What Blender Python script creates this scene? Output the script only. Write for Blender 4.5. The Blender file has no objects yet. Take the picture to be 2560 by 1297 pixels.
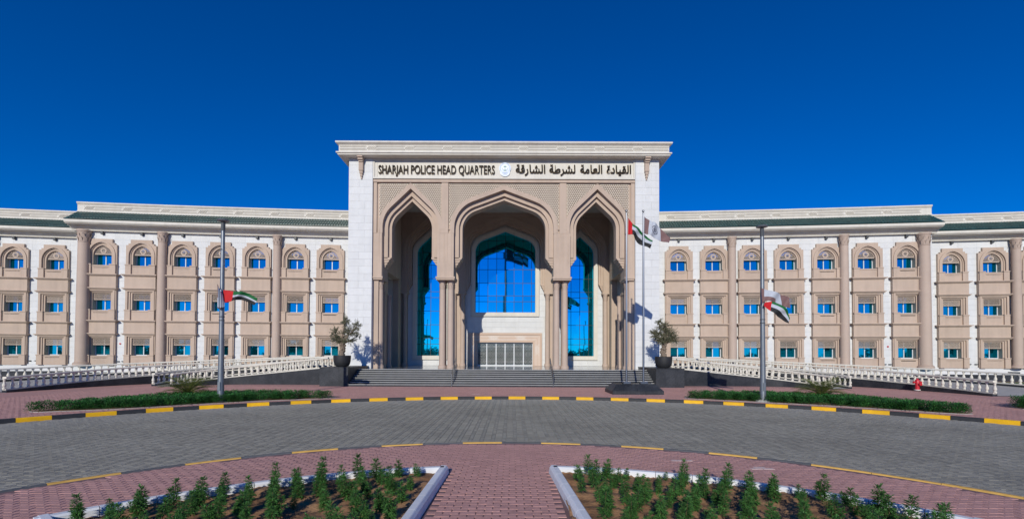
import bpy, bmesh, math, random
import numpy as np
from mathutils import Vector, Matrix
from mathutils.geometry import tessellate_polygon
R = math.radians
random.seed(7)
rng = np.random.default_rng(7)
S = bpy.context.scene
COL = S.collection

# ------------------------------------------------------------------ camera
CAM_H = 2.31
FPX, PITCH, ROLL, HOR = 1172.0, R(1.05), R(0.22), 886.0
cyp = HOR - FPX*math.tan(PITCH)
w_ = Vector((0, math.cos(PITCH), math.sin(PITCH)))
r0 = Vector((1, 0, 0)); u0 = r0.cross(w_)
r_ = r0*math.cos(ROLL) + u0*math.sin(ROLL)
u_ = -r0*math.sin(ROLL) + u0*math.cos(ROLL)
cd = bpy.data.cameras.new('camera'); cam = bpy.data.objects.new('camera', cd); COL.objects.link(cam)
cam.matrix_world = Matrix(((r_.x, u_.x, -w_.x, 0), (r_.y, u_.y, -w_.y, 0), (r_.z, u_.z, -w_.z, CAM_H), (0, 0, 0, 1)))
cd.sensor_fit = 'HORIZONTAL'; cd.sensor_width = 36; cd.lens = FPX/2560*36
cd.shift_y = (cyp-648.5)/2560
cd.clip_start = 0.05; cd.clip_end = 6000
S.camera = cam

# ------------------------------------------------------------------ sky, sun, exposure
SUN_EL, SUN_AZ = R(22.0), R(10.5)          # sun behind the camera, a little to the left
world = bpy.data.worlds.new('World'); S.world = world; world.use_nodes = True
nt = world.node_tree; nt.nodes.clear()
sky = nt.nodes.new('ShaderNodeTexSky'); sky.sky_type = 'NISHITA'; sky.sun_disc = False
sky.sun_elevation = SUN_EL; sky.sun_rotation = math.pi + SUN_AZ
sky.altitude = 0; sky.air_density = 0.7; sky.dust_density = 0.0; sky.ozone_density = 10.0
hs = nt.nodes.new('ShaderNodeHueSaturation'); hs.inputs['Saturation'].default_value = 1.13; hs.inputs['Hue'].default_value = 0.506
bg = nt.nodes.new('ShaderNodeBackground'); bg.inputs['Strength'].default_value = 0.117
wo = nt.nodes.new('ShaderNodeOutputWorld')
nt.links.new(sky.outputs[0], hs.inputs['Color']); nt.links.new(hs.outputs[0], bg.inputs[0]); nt.links.new(bg.outputs[0], wo.inputs[0])
sd = bpy.data.lights.new('sun', 'SUN'); sd.energy = 3.4; sd.angle = R(0.5); sd.color = (1.0, 0.955, 0.85)
sun = bpy.data.objects.new('sun', sd); COL.objects.link(sun)
sdir = Vector((math.sin(SUN_AZ)*math.cos(SUN_EL), math.cos(SUN_AZ)*math.cos(SUN_EL), -math.sin(SUN_EL)))
sun.rotation_euler = sdir.to_track_quat('-Z', 'Y').to_euler()
sun.location = (-20, -60, 40)
S.view_settings.view_transform = 'Standard'; S.view_settings.look = 'None'
S.view_settings.exposure = 0.0; S.view_settings.gamma = 1.0
S.render.engine = 'CYCLES'
S.cycles.max_bounces = 8; S.cycles.glossy_bounces = 4; S.cycles.diffuse_bounces = 2
S.cycles.use_denoising = True

# ------------------------------------------------------------------ materials
def srgb(r, g, b):
    f = lambda c: (c/255/12.92 if c/255 <= .04045 else ((c/255+.055)/1.055)**2.4)
    return (f(r), f(g), f(b))
MAT = {}
def mat(name, col, rough=.7, var=.06, scale=3., bump=.0, bscale=40., metal=0., rnd=None, rndamt=.08, spec=.5, dirt=0., streak=0., coat=0., sss=0., two=None, twoscale=.6):
    """procedural surface: colour with noise variation, optional stains, per-piece variation and fine bump"""
    m = bpy.data.materials.new(name); m.use_nodes = True; MAT[name] = m
    n = m.node_tree; b = n.nodes['Principled BSDF']; L = n.links.new
    b.inputs['Roughness'].default_value = rough; b.inputs['Metallic'].default_value = metal
    b.inputs['Specular IOR Level'].default_value = spec
    b.inputs['Coat Weight'].default_value = coat
    tc = n.nodes.new('ShaderNodeTexCoord')
    geo = n.nodes.new('ShaderNodeNewGeometry')
    nz = n.nodes.new('ShaderNodeTexNoise'); nz.inputs['Scale'].default_value = scale; nz.inputs['Detail'].default_value = 6
    L(geo.outputs['Position'], nz.inputs['Vector'])
    mr = n.nodes.new('ShaderNodeMapRange'); mr.inputs['From Min'].default_value = .3; mr.inputs['From Max'].default_value = .7
    mr.inputs['To Min'].default_value = 1-var; mr.inputs['To Max'].default_value = 1+var
    L(nz.outputs[0], mr.inputs['Value'])
    cur = mr.outputs[0]
    if rnd:
        if rnd == 'island': src = geo.outputs['Random Per Island']
        else: src = n.nodes.new('ShaderNodeObjectInfo').outputs['Random']
        m2 = n.nodes.new('ShaderNodeMapRange'); m2.inputs['To Min'].default_value = 1-rndamt; m2.inputs['To Max'].default_value = 1+rndamt
        L(src, m2.inputs['Value'])
        mm = n.nodes.new('ShaderNodeMath'); mm.operation = 'MULTIPLY'; L(cur, mm.inputs[0]); L(m2.outputs[0], mm.inputs[1]); cur = mm.outputs[0]
    if dirt:
        n3 = n.nodes.new('ShaderNodeTexNoise'); n3.inputs['Scale'].default_value = .35; n3.inputs['Detail'].default_value = 8; n3.inputs['Roughness'].default_value = .7
        L(geo.outputs['Position'], n3.inputs['Vector'])
        m3 = n.nodes.new('ShaderNodeMapRange'); m3.inputs['From Min'].default_value = .42; m3.inputs['From Max'].default_value = .68
        m3.inputs['To Min'].default_value = 1.; m3.inputs['To Max'].default_value = 1-dirt; L(n3.outputs[0], m3.inputs['Value'])
        mm = n.nodes.new('ShaderNodeMath'); mm.operation = 'MULTIPLY'; L(cur, mm.inputs[0]); L(m3.outputs[0], mm.inputs[1]); cur = mm.outputs[0]
    if streak:      # faint run-off streaks down the stone
        mp = n.nodes.new('ShaderNodeMapping'); mp.inputs['Scale'].default_value = (2.6, 2.6, .22); L(geo.outputs['Position'], mp.inputs['Vector'])
        n5 = n.nodes.new('ShaderNodeTexNoise'); n5.inputs['Scale'].default_value = 1.; n5.inputs['Detail'].default_value = 7; L(mp.outputs[0], n5.inputs['Vector'])
        m5 = n.nodes.new('ShaderNodeMapRange'); m5.inputs['From Min'].default_value = .45; m5.inputs['From Max'].default_value = .72
        m5.inputs['To Min'].default_value = 1.; m5.inputs['To Max'].default_value = 1-streak; L(n5.outputs[0], m5.inputs['Value'])
        mm = n.nodes.new('ShaderNodeMath'); mm.operation = 'MULTIPLY'; L(cur, mm.inputs[0]); L(m5.outputs[0], mm.inputs[1]); cur = mm.outputs[0]
    vm = n.nodes.new('ShaderNodeVectorMath'); vm.operation = 'SCALE'
    vm.inputs[0].default_value = col
    if two:
        n4 = n.nodes.new('ShaderNodeTexNoise'); n4.inputs['Scale'].default_value = twoscale; n4.inputs['Detail'].default_value = 5
        L(geo.outputs['Position'], n4.inputs['Vector'])
        cr = n.nodes.new('ShaderNodeMapRange'); cr.inputs['From Min'].default_value = .4; cr.inputs['From Max'].default_value = .62; L(n4.outputs[0], cr.inputs['Value'])
        mx = n.nodes.new('ShaderNodeMix'); mx.data_type = 'RGBA'; mx.inputs[6].default_value = (*col, 1); mx.inputs[7].default_value = (*two, 1)
        L(cr.outputs[0], mx.inputs[0]); L(mx.outputs[2], vm.inputs[0])
    L(cur, vm.inputs['Scale']); L(vm.outputs[0], b.inputs['Base Color'])
    if bump:
        nb = n.nodes.new('ShaderNodeTexNoise'); nb.inputs['Scale'].default_value = bscale; nb.inputs['Detail'].default_value = 4
        L(geo.outputs['Position'], nb.inputs['Vector'])
        bp = n.nodes.new('ShaderNodeBump'); bp.inputs['Strength'].default_value = bump; bp.inputs['Distance'].default_value = .02
        L(nb.outputs[0], bp.inputs['Height']); L(bp.outputs[0], b.inputs['Normal'])
    if sss:
        b.inputs['Transmission Weight'].default_value = 0
        tr = n.nodes.new('ShaderNodeBsdfTranslucent'); ms = n.nodes.new('ShaderNodeMixShader'); ms.inputs[0].default_value = sss
        L(vm.outputs[0], tr.inputs[0]); L(b.outputs[0], ms.inputs[1]); L(tr.outputs[0], ms.inputs[2]); L(ms.outputs[0], n.nodes['Material Output'].inputs[0])
    return m
WHITE = mat('white limestone', (.70, .705, .70), .75, .03, 2.5, .06, 60, rnd='object', rndamt=.03, dirt=.03, streak=.06)
CREAM = mat('cream cast stone', (.72, .68, .60), .75, .03, 1.5, .05, 50, dirt=.05, streak=.10)
BEIGE = mat('beige cast stone', (.53, .41, .322), .8, .04, 1.2, .06, 60, rnd='object', rndamt=.025, dirt=.07, streak=.10)
BEIGE2 = mat('beige column stone', (.51, .395, .32), .75, .04, 1.2, .06, 60, dirt=.06)
BEIGED = mat('beige door stone', (.60, .44, .335), .7, .03, 1.5, .05, 60)
GRAN = mat('dark polished granite', (.026, .029, .034), .42, .25, 9., .02, 30, spec=.3, two=(.042, .045, .051), twoscale=1.3, rnd='object', rndamt=.12)
FLOORG = mat('polished grey floor stone', (.20, .20, .20), .10, .12, 4., 0)
NOSE = mat('white step nosing', (.66, .66, .65), .55, .08, 8.)
TILE = mat('green glazed roof tile', (.022, .068, .060), .38, .2, 5., .05, 60, rnd='island', rndamt=.25)
FRAMEW = mat('white window aluminium', (.68, .70, .72), .35, .03)
LATT = mat('beige lattice screen', (.50, .40, .32), .75, .05)
LATD = mat('pale door lattice', (.36, .37, .36), .5, .05)
GRCP = mat('cream pierced backing', (.74, .67, .56), .8, .04)
MULL = mat('black mullion', (.006, .007, .009), .5, .05)
DARKM = mat('dark grey metal', (.07, .075, .08), .5, .05)
DOORGL = mat('dark door glass', (.010, .030, .036), .03, .1, spec=.9)
STEEL = mat('brushed stainless steel', (.27, .28, .30), .32, .04, metal=1.)
GALV = mat('galvanised grey steel', (.23, .25, .27), .42, .10, 5., metal=.55)
LETTER = mat('black bronze letter', (.014, .013, .012), .45, .1, spec=.06)
LETSIDE = mat('gilt letter edge', (.42, .30, .17), .35, .1, metal=.8)
YEL = mat('yellow kerb paint', (.90, .49, .004), .6, .06, 6., .05, 50, rnd='object', rndamt=.06, dirt=.22)
BLK = mat('black kerb paint', (.030, .031, .034), .6, .15, 6., .05, 50, rnd='object', rndamt=.15, dirt=.1)
YELO = mat('faded yellow kerb paint', (.72, .43, .10), .65, .12, 6., .05, 50, rnd='object', rndamt=.06, dirt=.15)
GRYK = mat('worn grey kerb paint', (.10, .105, .11), .7, .15, 6., .05, 50, rnd='object', rndamt=.15)
KERBW = mat('white painted kerb', (.78, .80, .83), .6, .04, 4., .08, 40, rnd='object', rndamt=.04, dirt=.10)
PAVR = mat('red concrete paver', (.56, .305, .265), .85, .10, 9., .25, 160, rnd='island', rndamt=.09, dirt=.12)
PAVRO = mat('red concrete paver single', (.56, .305, .265), .85, .10, 9., .25, 160, rnd='object', rndamt=.09, dirt=.12)
PAVRB = mat('dark paver joint', (.20, .12, .12), .95, .1, 8.)
PAVG = mat('grey concrete paver', (.315, .298, .245), .8, .08, 8., .25, 160, rnd='island', rndamt=.15, dirt=.24)
PAVGO = mat('grey concrete paver single', (.315, .298, .245), .8, .08, 8., .25, 160, rnd='object', rndamt=.15, dirt=.24)
def gutter_dust(m):
    """pale dust lying along both kerbs of the road"""
    n = m.node_tree; L = n.links.new; b = n.nodes['Principled BSDF']
    src = b.inputs['Base Color'].links[0].from_socket
    geo = n.nodes.new('ShaderNodeNewGeometry'); tot = None
    for c, r0, r1 in (((.41, 4.03), 18.3, 21.5), ((-.10, 2.33), 11.4, 10.15)):
        sp = n.nodes.new('ShaderNodeVectorMath'); sp.operation = 'DISTANCE'; fl = n.nodes.new('ShaderNodeVectorMath'); fl.operation = 'MULTIPLY'; fl.inputs[1].default_value = (1, 1, 0)
        L(geo.outputs['Position'], fl.inputs[0]); L(fl.outputs[0], sp.inputs[0]); sp.inputs[1].default_value = (*c, 0)
        mr = n.nodes.new('ShaderNodeMapRange'); mr.inputs['From Min'].default_value = r0; mr.inputs['From Max'].default_value = r1; mr.inputs['To Max'].default_value = .75; L(sp.outputs['Value'], mr.inputs['Value'])
        if tot is None: tot = mr.outputs[0]
        else:
            ad = n.nodes.new('ShaderNodeMath'); ad.operation = 'ADD'; L(tot, ad.inputs[0]); L(mr.outputs[0], ad.inputs[1]); tot = ad.outputs[0]
    nz = n.nodes.new('ShaderNodeTexNoise'); nz.inputs['Scale'].default_value = .9; nz.inputs['Detail'].default_value = 8; L(geo.outputs['Position'], nz.inputs['Vector'])
    mu = n.nodes.new('ShaderNodeMath'); mu.operation = 'MULTIPLY'; L(tot, mu.inputs[0]); L(nz.outputs[0], mu.inputs[1])
    mx = n.nodes.new('ShaderNodeMix'); mx.data_type = 'RGBA'; mx.inputs[7].default_value = (.46, .445, .40, 1); L(mu.outputs[0], mx.inputs[0]); L(src, mx.inputs[6]); L(mx.outputs[2], b.inputs['Base Color'])
gutter_dust(PAVG); gutter_dust(PAVGO)
PAVGB = mat('sandy paver joint', (.36, .35, .31), .95, .1, 8.)
CONC = mat('pale concrete paving', (.42, .41, .39), .8, .08, 2., .1, 60, dirt=.12)
STONEB = mat('cream baluster stone', (.70, .66, .57), .75, .05, 5., .06, 60, rnd='object', rndamt=.05, dirt=.06)
SOIL = mat('brown sandy soil', (.36, .20, .10), .95, .22, 5., .8, 22, two=(.22, .115, .055), twoscale=2.2)
LEAF = mat('shrub leaf', (.078, .205, .048), .55, .3, 5., rnd='island', rndamt=.5, sss=.28, spec=.35)
LEAFH = mat('hedge leaf', (.052, .19, .044), .55, .3, 3., rnd='island', rndamt=.5, sss=.22, spec=.3)
STEM = mat('shrub stem', (.10, .085, .035), .8, .2, 20.)
OLIVE = mat('olive leaf', (.165, .17, .10), .55, .2, 6., rnd='island', rndamt=.45, sss=.25, spec=.4)
BARK = mat('olive bark', (.20, .155, .115), .9, .35, 9., .9, 24)
RELIEF = mat('shade-darkened relief line', (.50, .455, .385), .8, .05)  # darker cream paints groove shading onto the raised bars
FROND = mat('cycad frond', (.16, .19, .04), .5, .25, 6., rnd='object', rndamt=.3, sss=.2)
POT = mat('charcoal planter pot', (.020, .021, .023), .6, .15, 6., .05, 60)
REDP = mat('red hydrant paint', (.55, .018, .03), .38, .06, 8., coat=.2)
FRED = mat('flag red cloth', (.62, .008, .014), .75, .03, sss=.12)
FGRN = mat('flag green cloth', (.006, .14, .035), .75, .03, sss=.12)
FWHT = mat('shade-tinted white flag cloth', (.56, .59, .66), .75, .03, sss=.15)  # dulled and blued: the cloth's shaded side is put into the colour
FBLK = mat('flag black cloth', (.014, .014, .016), .75, .03)
FBRN = mat('flag brown cloth', (.23, .13, .125), .75, .04, sss=.12)
EMBW = mat('emblem white', (.66, .73, .84), .4, .02)
EMBB = mat('emblem blue', (.22, .33, .52), .5, .05)
EMBG = mat('emblem green', (.05, .25, .12), .5, .05)
EMBD = mat('emblem dark line', (.10, .10, .13), .5, .05)
LINEW = mat('white inlay line', (.82, .80, .76), .6, .02)
GRASS = mat('mown grass', (.07, .13, .03), .9, .3, 6., .5, 60)
SAND = mat('pale sandy ground', (.20, .17, .13), .95, .15, .2, .2, 4.)
FARL = mat('backlit-toned far foliage', (.014, .024, .014), .8, .3, .3)  # very dark leaf colour stands in for the shaded side of backlit trees
HOSE = mat('black hose rubber', (.012, .012, .012), .5, .1)
def glass_mat(name, col, rough=.02):
    m = bpy.data.materials.new(name); m.use_nodes = True; MAT[name] = m
    n = m.node_tree; b = n.nodes['Principled BSDF']; L = n.links.new
    b.inputs['Metallic'].default_value = .95; b.inputs['Roughness'].default_value = rough
    oi = n.nodes.new('ShaderNodeObjectInfo'); mr = n.nodes.new('ShaderNodeMapRange'); mr.inputs['To Min'].default_value = .84; mr.inputs['To Max'].default_value = 1.08
    vm = n.nodes.new('ShaderNodeVectorMath'); vm.operation = 'SCALE'; vm.inputs[0].default_value = col
    L(oi.outputs['Random'], mr.inputs['Value']); L(mr.outputs[0], vm.inputs['Scale']); L(vm.outputs[0], b.inputs['Base Color'])
    geo = n.nodes.new('ShaderNodeNewGeometry')
    nz = n.nodes.new('ShaderNodeTexNoise'); nz.inputs['Scale'].default_value = .7; nz.inputs['Detail'].default_value = 1
    bp = n.nodes.new('ShaderNodeBump'); bp.inputs['Strength'].default_value = .02; bp.inputs['Distance'].default_value = .05
    L(geo.outputs['Position'], nz.inputs['Vector']); L(nz.outputs[0], bp.inputs['Height']); L(bp.outputs[0], b.inputs['Normal'])
    return m
GLASS = glass_mat('blue mirror glass', (.003, .62, .84))
GLASSD = glass_mat('blue window glass', (.004, .42, .58))

# ------------------------------------------------------------------ mesh helpers
class MB:
    def __init__(s): s.v = []; s.f = []; s.m = []
    def add(s, vs, fs, mi=0):
        o = len(s.v); s.v += [tuple(p) for p in vs]
        for f in fs: s.f.append([i+o for i in f]); s.m.append(mi)
        return s
    def box(s, x0, x1, y0, y1, z0, z1, mi=0):
        return s.add([(x0,y0,z0),(x1,y0,z0),(x1,y1,z0),(x0,y1,z0),(x0,y0,z1),(x1,y0,z1),(x1,y1,z1),(x0,y1,z1)],
                     [(0,3,2,1),(4,5,6,7),(0,1,5,4),(1,2,6,5),(2,3,7,6),(3,0,4,7)], mi)
    def bbox(s, x0, x1, y0, y1, z0, z1, b=.02, mi=0):
        """box with chamfered vertical front/top edges (all 12 edges)"""
        bm = bmesh.new(); bmesh.ops.create_cube(bm, size=1)
        for v in bm.verts: v.co = Vector(((x0+x1)/2+v.co.x*(x1-x0), (y0+y1)/2+v.co.y*(y1-y0), (z0+z1)/2+v.co.z*(z1-z0)))
        bmesh.ops.bevel(bm, geom=bm.edges[:], offset=b, segments=1, affect='EDGES')
        bm.verts.index_update()
        s.add([v.co[:] for v in bm.verts], [[v.index for v in f.verts] for f in bm.faces], mi); bm.free(); return s
    def plate(s, outer, holes, y0, y1, back=False, mi=0):
        """flat plate in XZ with holes: front at y0, reveals to y1"""
        polys = [outer]+list(holes)
        tri = tessellate_polygon([[Vector((p[0], p[1], 0)) for p in q] for q in polys])
        flat = [p for q in polys for p in q]
        fs = []
        for t in tri:
            a, b, c = [flat[i] for i in t]
            cr = (b[0]-a[0])*(c[1]-a[1])-(b[1]-a[1])*(c[0]-a[0])
            fs.append(tuple(t) if cr > 0 else (t[0], t[2], t[1]))
        s.add([(p[0], y0, p[1]) for p in flat], fs, mi)
        if back: s.add([(p[0], y1, p[1]) for p in flat], [tuple(reversed(t)) for t in fs], mi)
        for k, q in enumerate(polys):
            n = len(q); ar = sum(q[i][0]*q[(i+1)%n][1]-q[(i+1)%n][0]*q[i][1] for i in range(n))
            ccw = ar > 0
            if k: ccw = not ccw
            vs = [(p[0], y0, p[1]) for p in q]+[(p[0], y1, p[1]) for p in q]
            fs = []
            for i in range(n):
                j = (i+1) % n
                fs.append((i, i+n, j+n, j) if ccw else (i, j, j+n, i+n))
            s.add(vs, fs, mi)
        return s
    def lathe(s, prof, seg=12, cx=0., cy=0., mi=0, a0=0., cap=True):
        n = len(prof); vs = []; fs = []
        for i in range(seg):
            a = a0+2*math.pi*i/seg
            for r, z in prof: vs.append((cx+r*math.cos(a), cy+r*math.sin(a), z))
        for i in range(seg):
            j = (i+1) % seg
            for k in range(n-1): fs.append((i*n+k, j*n+k, j*n+k+1, i*n+k+1))
        if cap:
            fs.append([i*n for i in range(seg)][::-1]); fs.append([i*n+n-1 for i in range(seg)])
        return s.add(vs, fs, mi)
    def tube(s, pts, rad, seg=6, mi=0):
        pts = [Vector(p) for p in pts]; n = len(pts)
        rad = rad if isinstance(rad, (list, tuple)) else [rad]*n
        vs = []; fs = []
        up = Vector((0, 0, 1))
        for i, p in enumerate(pts):
            t = (pts[min(i+1, n-1)]-pts[max(i-1, 0)]).normalized()
            a = t.cross(up)
            if a.length < .05: a = t.cross(Vector((0, 1, 0)))
            a.normalize(); b = a.cross(t)
            for k in range(seg):
                q = 2*math.pi*k/seg
                vs.append(p+(a*math.cos(q)+b*math.sin(q))*rad[i])
        for i in range(n-1):
            for k in range(seg):
                l = (k+1) % seg
                fs.append((i*seg+k, i*seg+l, (i+1)*seg+l, (i+1)*seg+k))
        fs.append(list(range(seg))[::-1]); fs.append([(n-1)*seg+k for k in range(seg)])
        return s.add(vs, fs, mi)
    def bar(s, a, b, wd, y0, y1, mi=0):
        """bar in the XZ plane from a to b, wd wide, front y0 back y1 (no back face)"""
        dx, dz = b[0]-a[0], b[1]-a[1]; l = math.hypot(dx, dz)
        if l < 1e-6: return s
        nx, nz = -dz/l*wd/2, dx/l*wd/2
        q = [(a[0]+nx, a[1]+nz), (a[0]-nx, a[1]-nz), (b[0]-nx, b[1]-nz), (b[0]+nx, b[1]+nz)]
        vs = [(p[0], y0, p[1]) for p in q]+[(p[0], y1, p[1]) for p in q]
        return s.add(vs, [(0,1,2,3),(0,4,5,1),(1,5,6,2),(2,6,7,3),(3,7,4,0)], mi)
    def sweep(s, path, prof, side=1, caps=True, mi=0, closed_prof=False):
        """profile (out, z) carried along a plan polyline; out is to the right of travel * side"""
        n = len(path); vs = []; m = len(prof)
        for i in range(n):
            p = Vector(path[i][:2])
            d1 = (p-Vector(path[i-1][:2])).normalized() if i else None
            d2 = (Vector(path[i+1][:2])-p).normalized() if i < n-1 else None
            d1 = d1 or d2; d2 = d2 or d1
            n1 = Vector((d1.y, -d1.x)); n2 = Vector((d2.y, -d2.x))
            mm = (n1+n2); mm = mm/(mm.dot(n1)) if mm.length > 1e-6 else n1
            z0 = path[i][2] if len(path[i]) > 2 else 0.
            for o, z in prof: vs.append((p.x+mm.x*o*side, p.y+mm.y*o*side, z+z0))
        fs = []
        for i in range(n-1):
            for k in range(m if closed_prof else m-1):
                l = (k+1) % m
                f = (i*m+k, (i+1)*m+k, (i+1)*m+l, i*m+l)
                fs.append(f if side > 0 else f[::-1])
        if caps: fs.append(list(range(m)) if side > 0 else list(range(m))[::-1]); fs.append([(n-1)*m+k for k in range(m)][::-1 if side > 0 else 1])
        return s.add(vs, fs, mi)
    def mesh(s, name):
        me = bpy.data.meshes.new(name); me.from_pydata(s.v, [], s.f)
        if any(s.m): me.polygons.foreach_set('material_index', s.m)
        me.update(); return me
    def build(s, name, mats, parent=None, smooth=False, recalc=False):
        me = s.mesh(name)
        if recalc:
            bm = bmesh.new(); bm.from_mesh(me); bmesh.ops.recalc_face_normals(bm, faces=bm.faces); bm.to_mesh(me); bm.free()
        return link(name, me, mats, parent, smooth)
def link(name, me, mats=None, parent=None, smooth=False):
    if mats is not None:
        for m in (mats if isinstance(mats, (list, tuple)) else [mats]): me.materials.append(m)
    if smooth:
        me.polygons.foreach_set('use_smooth', [True]*len(me.polygons))
        if smooth != 'all': me.set_sharp_from_angle(angle=R(38))
    o = bpy.data.objects.new(name, me); COL.objects.link(o); o.parent = parent
    return o
def inst(o, parent=None, loc=None, rz=None, name=None):
    c = o.copy(); COL.objects.link(c)
    if name: c.name = name
    if parent is not None: c.parent = parent
    if loc is not None: c.location = loc
    if rz is not None: c.rotation_euler = (0, 0, rz)
    return c
def copy_tree(o, parent=None):
    c = o.copy(); COL.objects.link(c); c.parent = parent
    for ch in list(o.children): copy_tree(ch, c)
    return c
def thing(name, label, cat, loc=(0, 0, 0), rz=0., group=None):
    o = bpy.data.objects.new(name, None); COL.objects.link(o); o.empty_display_size = .3
    o.location = loc; o.rotation_euler = (0, 0, rz)
    return tag(o, label, cat, group)
def tag(o, label, cat, group=None, kind=None):
    if label: o['label'] = label
    if cat: o['category'] = cat
    if group: o['group'] = group
    if kind: o['kind'] = kind
    return o
def struct(o): o['kind'] = 'structure'; return o

def inpoly(p, poly):
    x, y = p; c = False; n = len(poly); j = n-1
    for i in range(n):
        xi, yi = poly[i]; xj, yj = poly[j]
        if (yi > y) != (yj > y) and x < (xj-xi)*(y-yi)/(yj-yi)+xi: c = not c
        j = i
    return c
def kagome(mb, inside, x0, x1, z0, z1, pitch, wd, y0, y1, step=None, mi=0):
    """three families of lines (star-and-hexagon lattice), clipped by inside()"""
    step = step or pitch/2
    cx, cz = (x0+x1)/2, (z0+z1)/2; L = math.hypot(x1-x0, z1-z0)/2
    for ang in (0, 60, 120):
        d = (math.cos(R(ang)), math.sin(R(ang))); nn = (-d[1], d[0])
        k = -int(L/pitch)-1
        while k*pitch < L+pitch:
            off = (k+.5)*pitch; t = -L; run = None
            while t <= L+step:
                p = (cx+nn[0]*off+d[0]*t, cz+nn[1]*off+d[1]*t)
                ok = x0 <= p[0] <= x1 and z0 <= p[1] <= z1 and inside(p)
                if ok and run is None: run = p
                if ok: last = p
                if not ok and run is not None:
                    mb.bar(run, last, wd, y0, y1, mi); run = None
                t += step
            if run is not None: mb.bar(run, last, wd, y0, y1, mi)
            k += 1

def arch_path(hw, zb, zc, rad, apex, off=0., cx=0., n=8, flat=None):
    """outline of a four-centred arch opening, right foot -> apex -> left foot, grown outwards by off.
    zc: centre height of haunch arc (radius rad); a straight run climbs to the apex"""
    hw2, r2 = hw+off, rad+off
    c = (hw-rad, zc)
    dx, dz = c[0], apex-zc
    D = math.hypot(dx, dz)
    base = math.atan2(dz, -dx)                 # direction from centre to apex (apex at x=0)
    th = base-math.acos(max(-1, min(1, rad/D)))  # tangent point angle
    pts = [(hw2, zb)]
    for i in range(n+1):
        a = th*i/n
        pts.append((c[0]+r2*math.cos(a), c[1]+r2*math.sin(a)))
    # apex of the offset line
    tx, tz = c[0]+r2*math.cos(th), c[1]+r2*math.sin(th)
    dirx, dirz = -math.sin(th), math.cos(th)
    t = -tx/dirx
    pts.append((0., tz+dirz*t))
    full = pts+[(-x, z) for x, z in pts[:-1][::-1]]
    return [(x+cx, z) for x, z in full]

# ------------------------------------------------------------------ ground, road, paving
X0 = -0.71                        # axis of the building
RC = (-0.10, 2.33); RIN = 10.10    # kerb of the island
OC = (0.41, 4.03); ROUT = 21.68   # outer kerb of the road
BC = (0.0, 1.2); RB = 8.09        # back edge of the planting beds
def disc(name, c, r, z, m, n=128, inner=0.):
    mb = MB()
    if inner:
        vs = [(c[0]+q*math.sin(2*math.pi*i/n), c[1]+q*math.cos(2*math.pi*i/n), z) for i in range(n) for q in (inner, r)]
        mb.add(vs, [(2*i, 2*((i+1)%n), 2*((i+1)%n)+1, 2*i+1) for i in range(n)])
        o = mb.build(name, m, recalc=False)
    else:
        mb.add([(c[0]+r*math.cos(2*math.pi*i/n), c[1]+r*math.sin(2*math.pi*i/n), z) for i in range(n)], [list(range(n))])
        o = mb.build(name, m)
    return o
g = MB().add([(-2500, -2500, -.06), (2500, -2500, -.06), (2500, 2500, -.06), (-2500, 2500, -.06)], [(0, 1, 2, 3)]).build('ground', SAND); struct(g)
plaza_h = .13                      # plaza and island lie a kerb above the road
road = struct(disc('road', OC, ROUT, -.012, PAVGB))
# plaza: a big sheet with the road circle cut out
def ring_sheet(name, c, r, outer, z, m):
    n = 160; mb = MB(); vs = []; fs = []
    circ = [(c[0]+r*math.cos(2*math.pi*i/n), c[1]+r*math.sin(2*math.pi*i/n)) for i in range(n)]
    far = []
    for i in range(n):
        a = 2*math.pi*i/n; dx, dy = math.cos(a), math.sin(a)
        t = min((outer[0] if dx > 0 else outer[1])/abs(dx) if abs(dx) > 1e-6 else 1e9, (outer[2] if dy > 0 else outer[3])/abs(dy) if abs(dy) > 1e-6 else 1e9)
        far.append((c[0]+dx*t, c[1]+dy*t))
    vs = [(*p, z) for p in circ]+[(*p, z) for p in far]
    fs = [(i, n+i, n+(i+1)%n, (i+1)%n) for i in range(n)]
    return mb.add(vs, fs).build(name, m)
# z = 0 is the plaza level; the road lies below it
road.location.z = -plaza_h; g.location.z = -plaza_h
plaza = struct(ring_sheet('plaza_paving', OC, ROUT+.1, (75, 75, 58, 60), -.006, PAVRB))
island = struct(disc('island_paving', RC, RIN-.1, -.010, PAVRB))

def paver_field(test, x0, x1, y0, y1, kind, gap):
    """list of (x0,x1,y0,y1) pavers inside the test region"""
    out = []
    if kind == 'bond':
        L, W = .24, .115
        ny = int((y1-y0)/W); nx = int((x1-x0)/L)+1
        for j in range(ny):
            for i in range(nx):
                xa = x0+i*L+(L/2 if j % 2 else 0); ya = y0+j*W
                if test(xa+L/2, ya+W/2): out.append((xa+gap*1.2, xa+L-gap*1.2, ya+.001, ya+W-.001))
    else:   # columns of laid and standing blocks
        P = .32
        nx = int((x1-x0)/P)
        for i in range(nx):
            xa = x0+i*P
            for j in range(int((y1-y0)/.105)):
                ya = y0+j*.105
                if test(xa+.105, ya+.05): out.append((xa+gap/2, xa+.21-gap/2, ya+gap/2, ya+.105-gap/2))
            for j in range(int((y1-y0)/.21)):
                ya = y0+j*.21+(.105 if i % 2 else 0)
                if test(xa+.265, ya+.1): out.append((xa+.21+gap/2, xa+P-gap/2, ya+gap/2, ya+.21-gap/2))
    return np.array(out)
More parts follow.
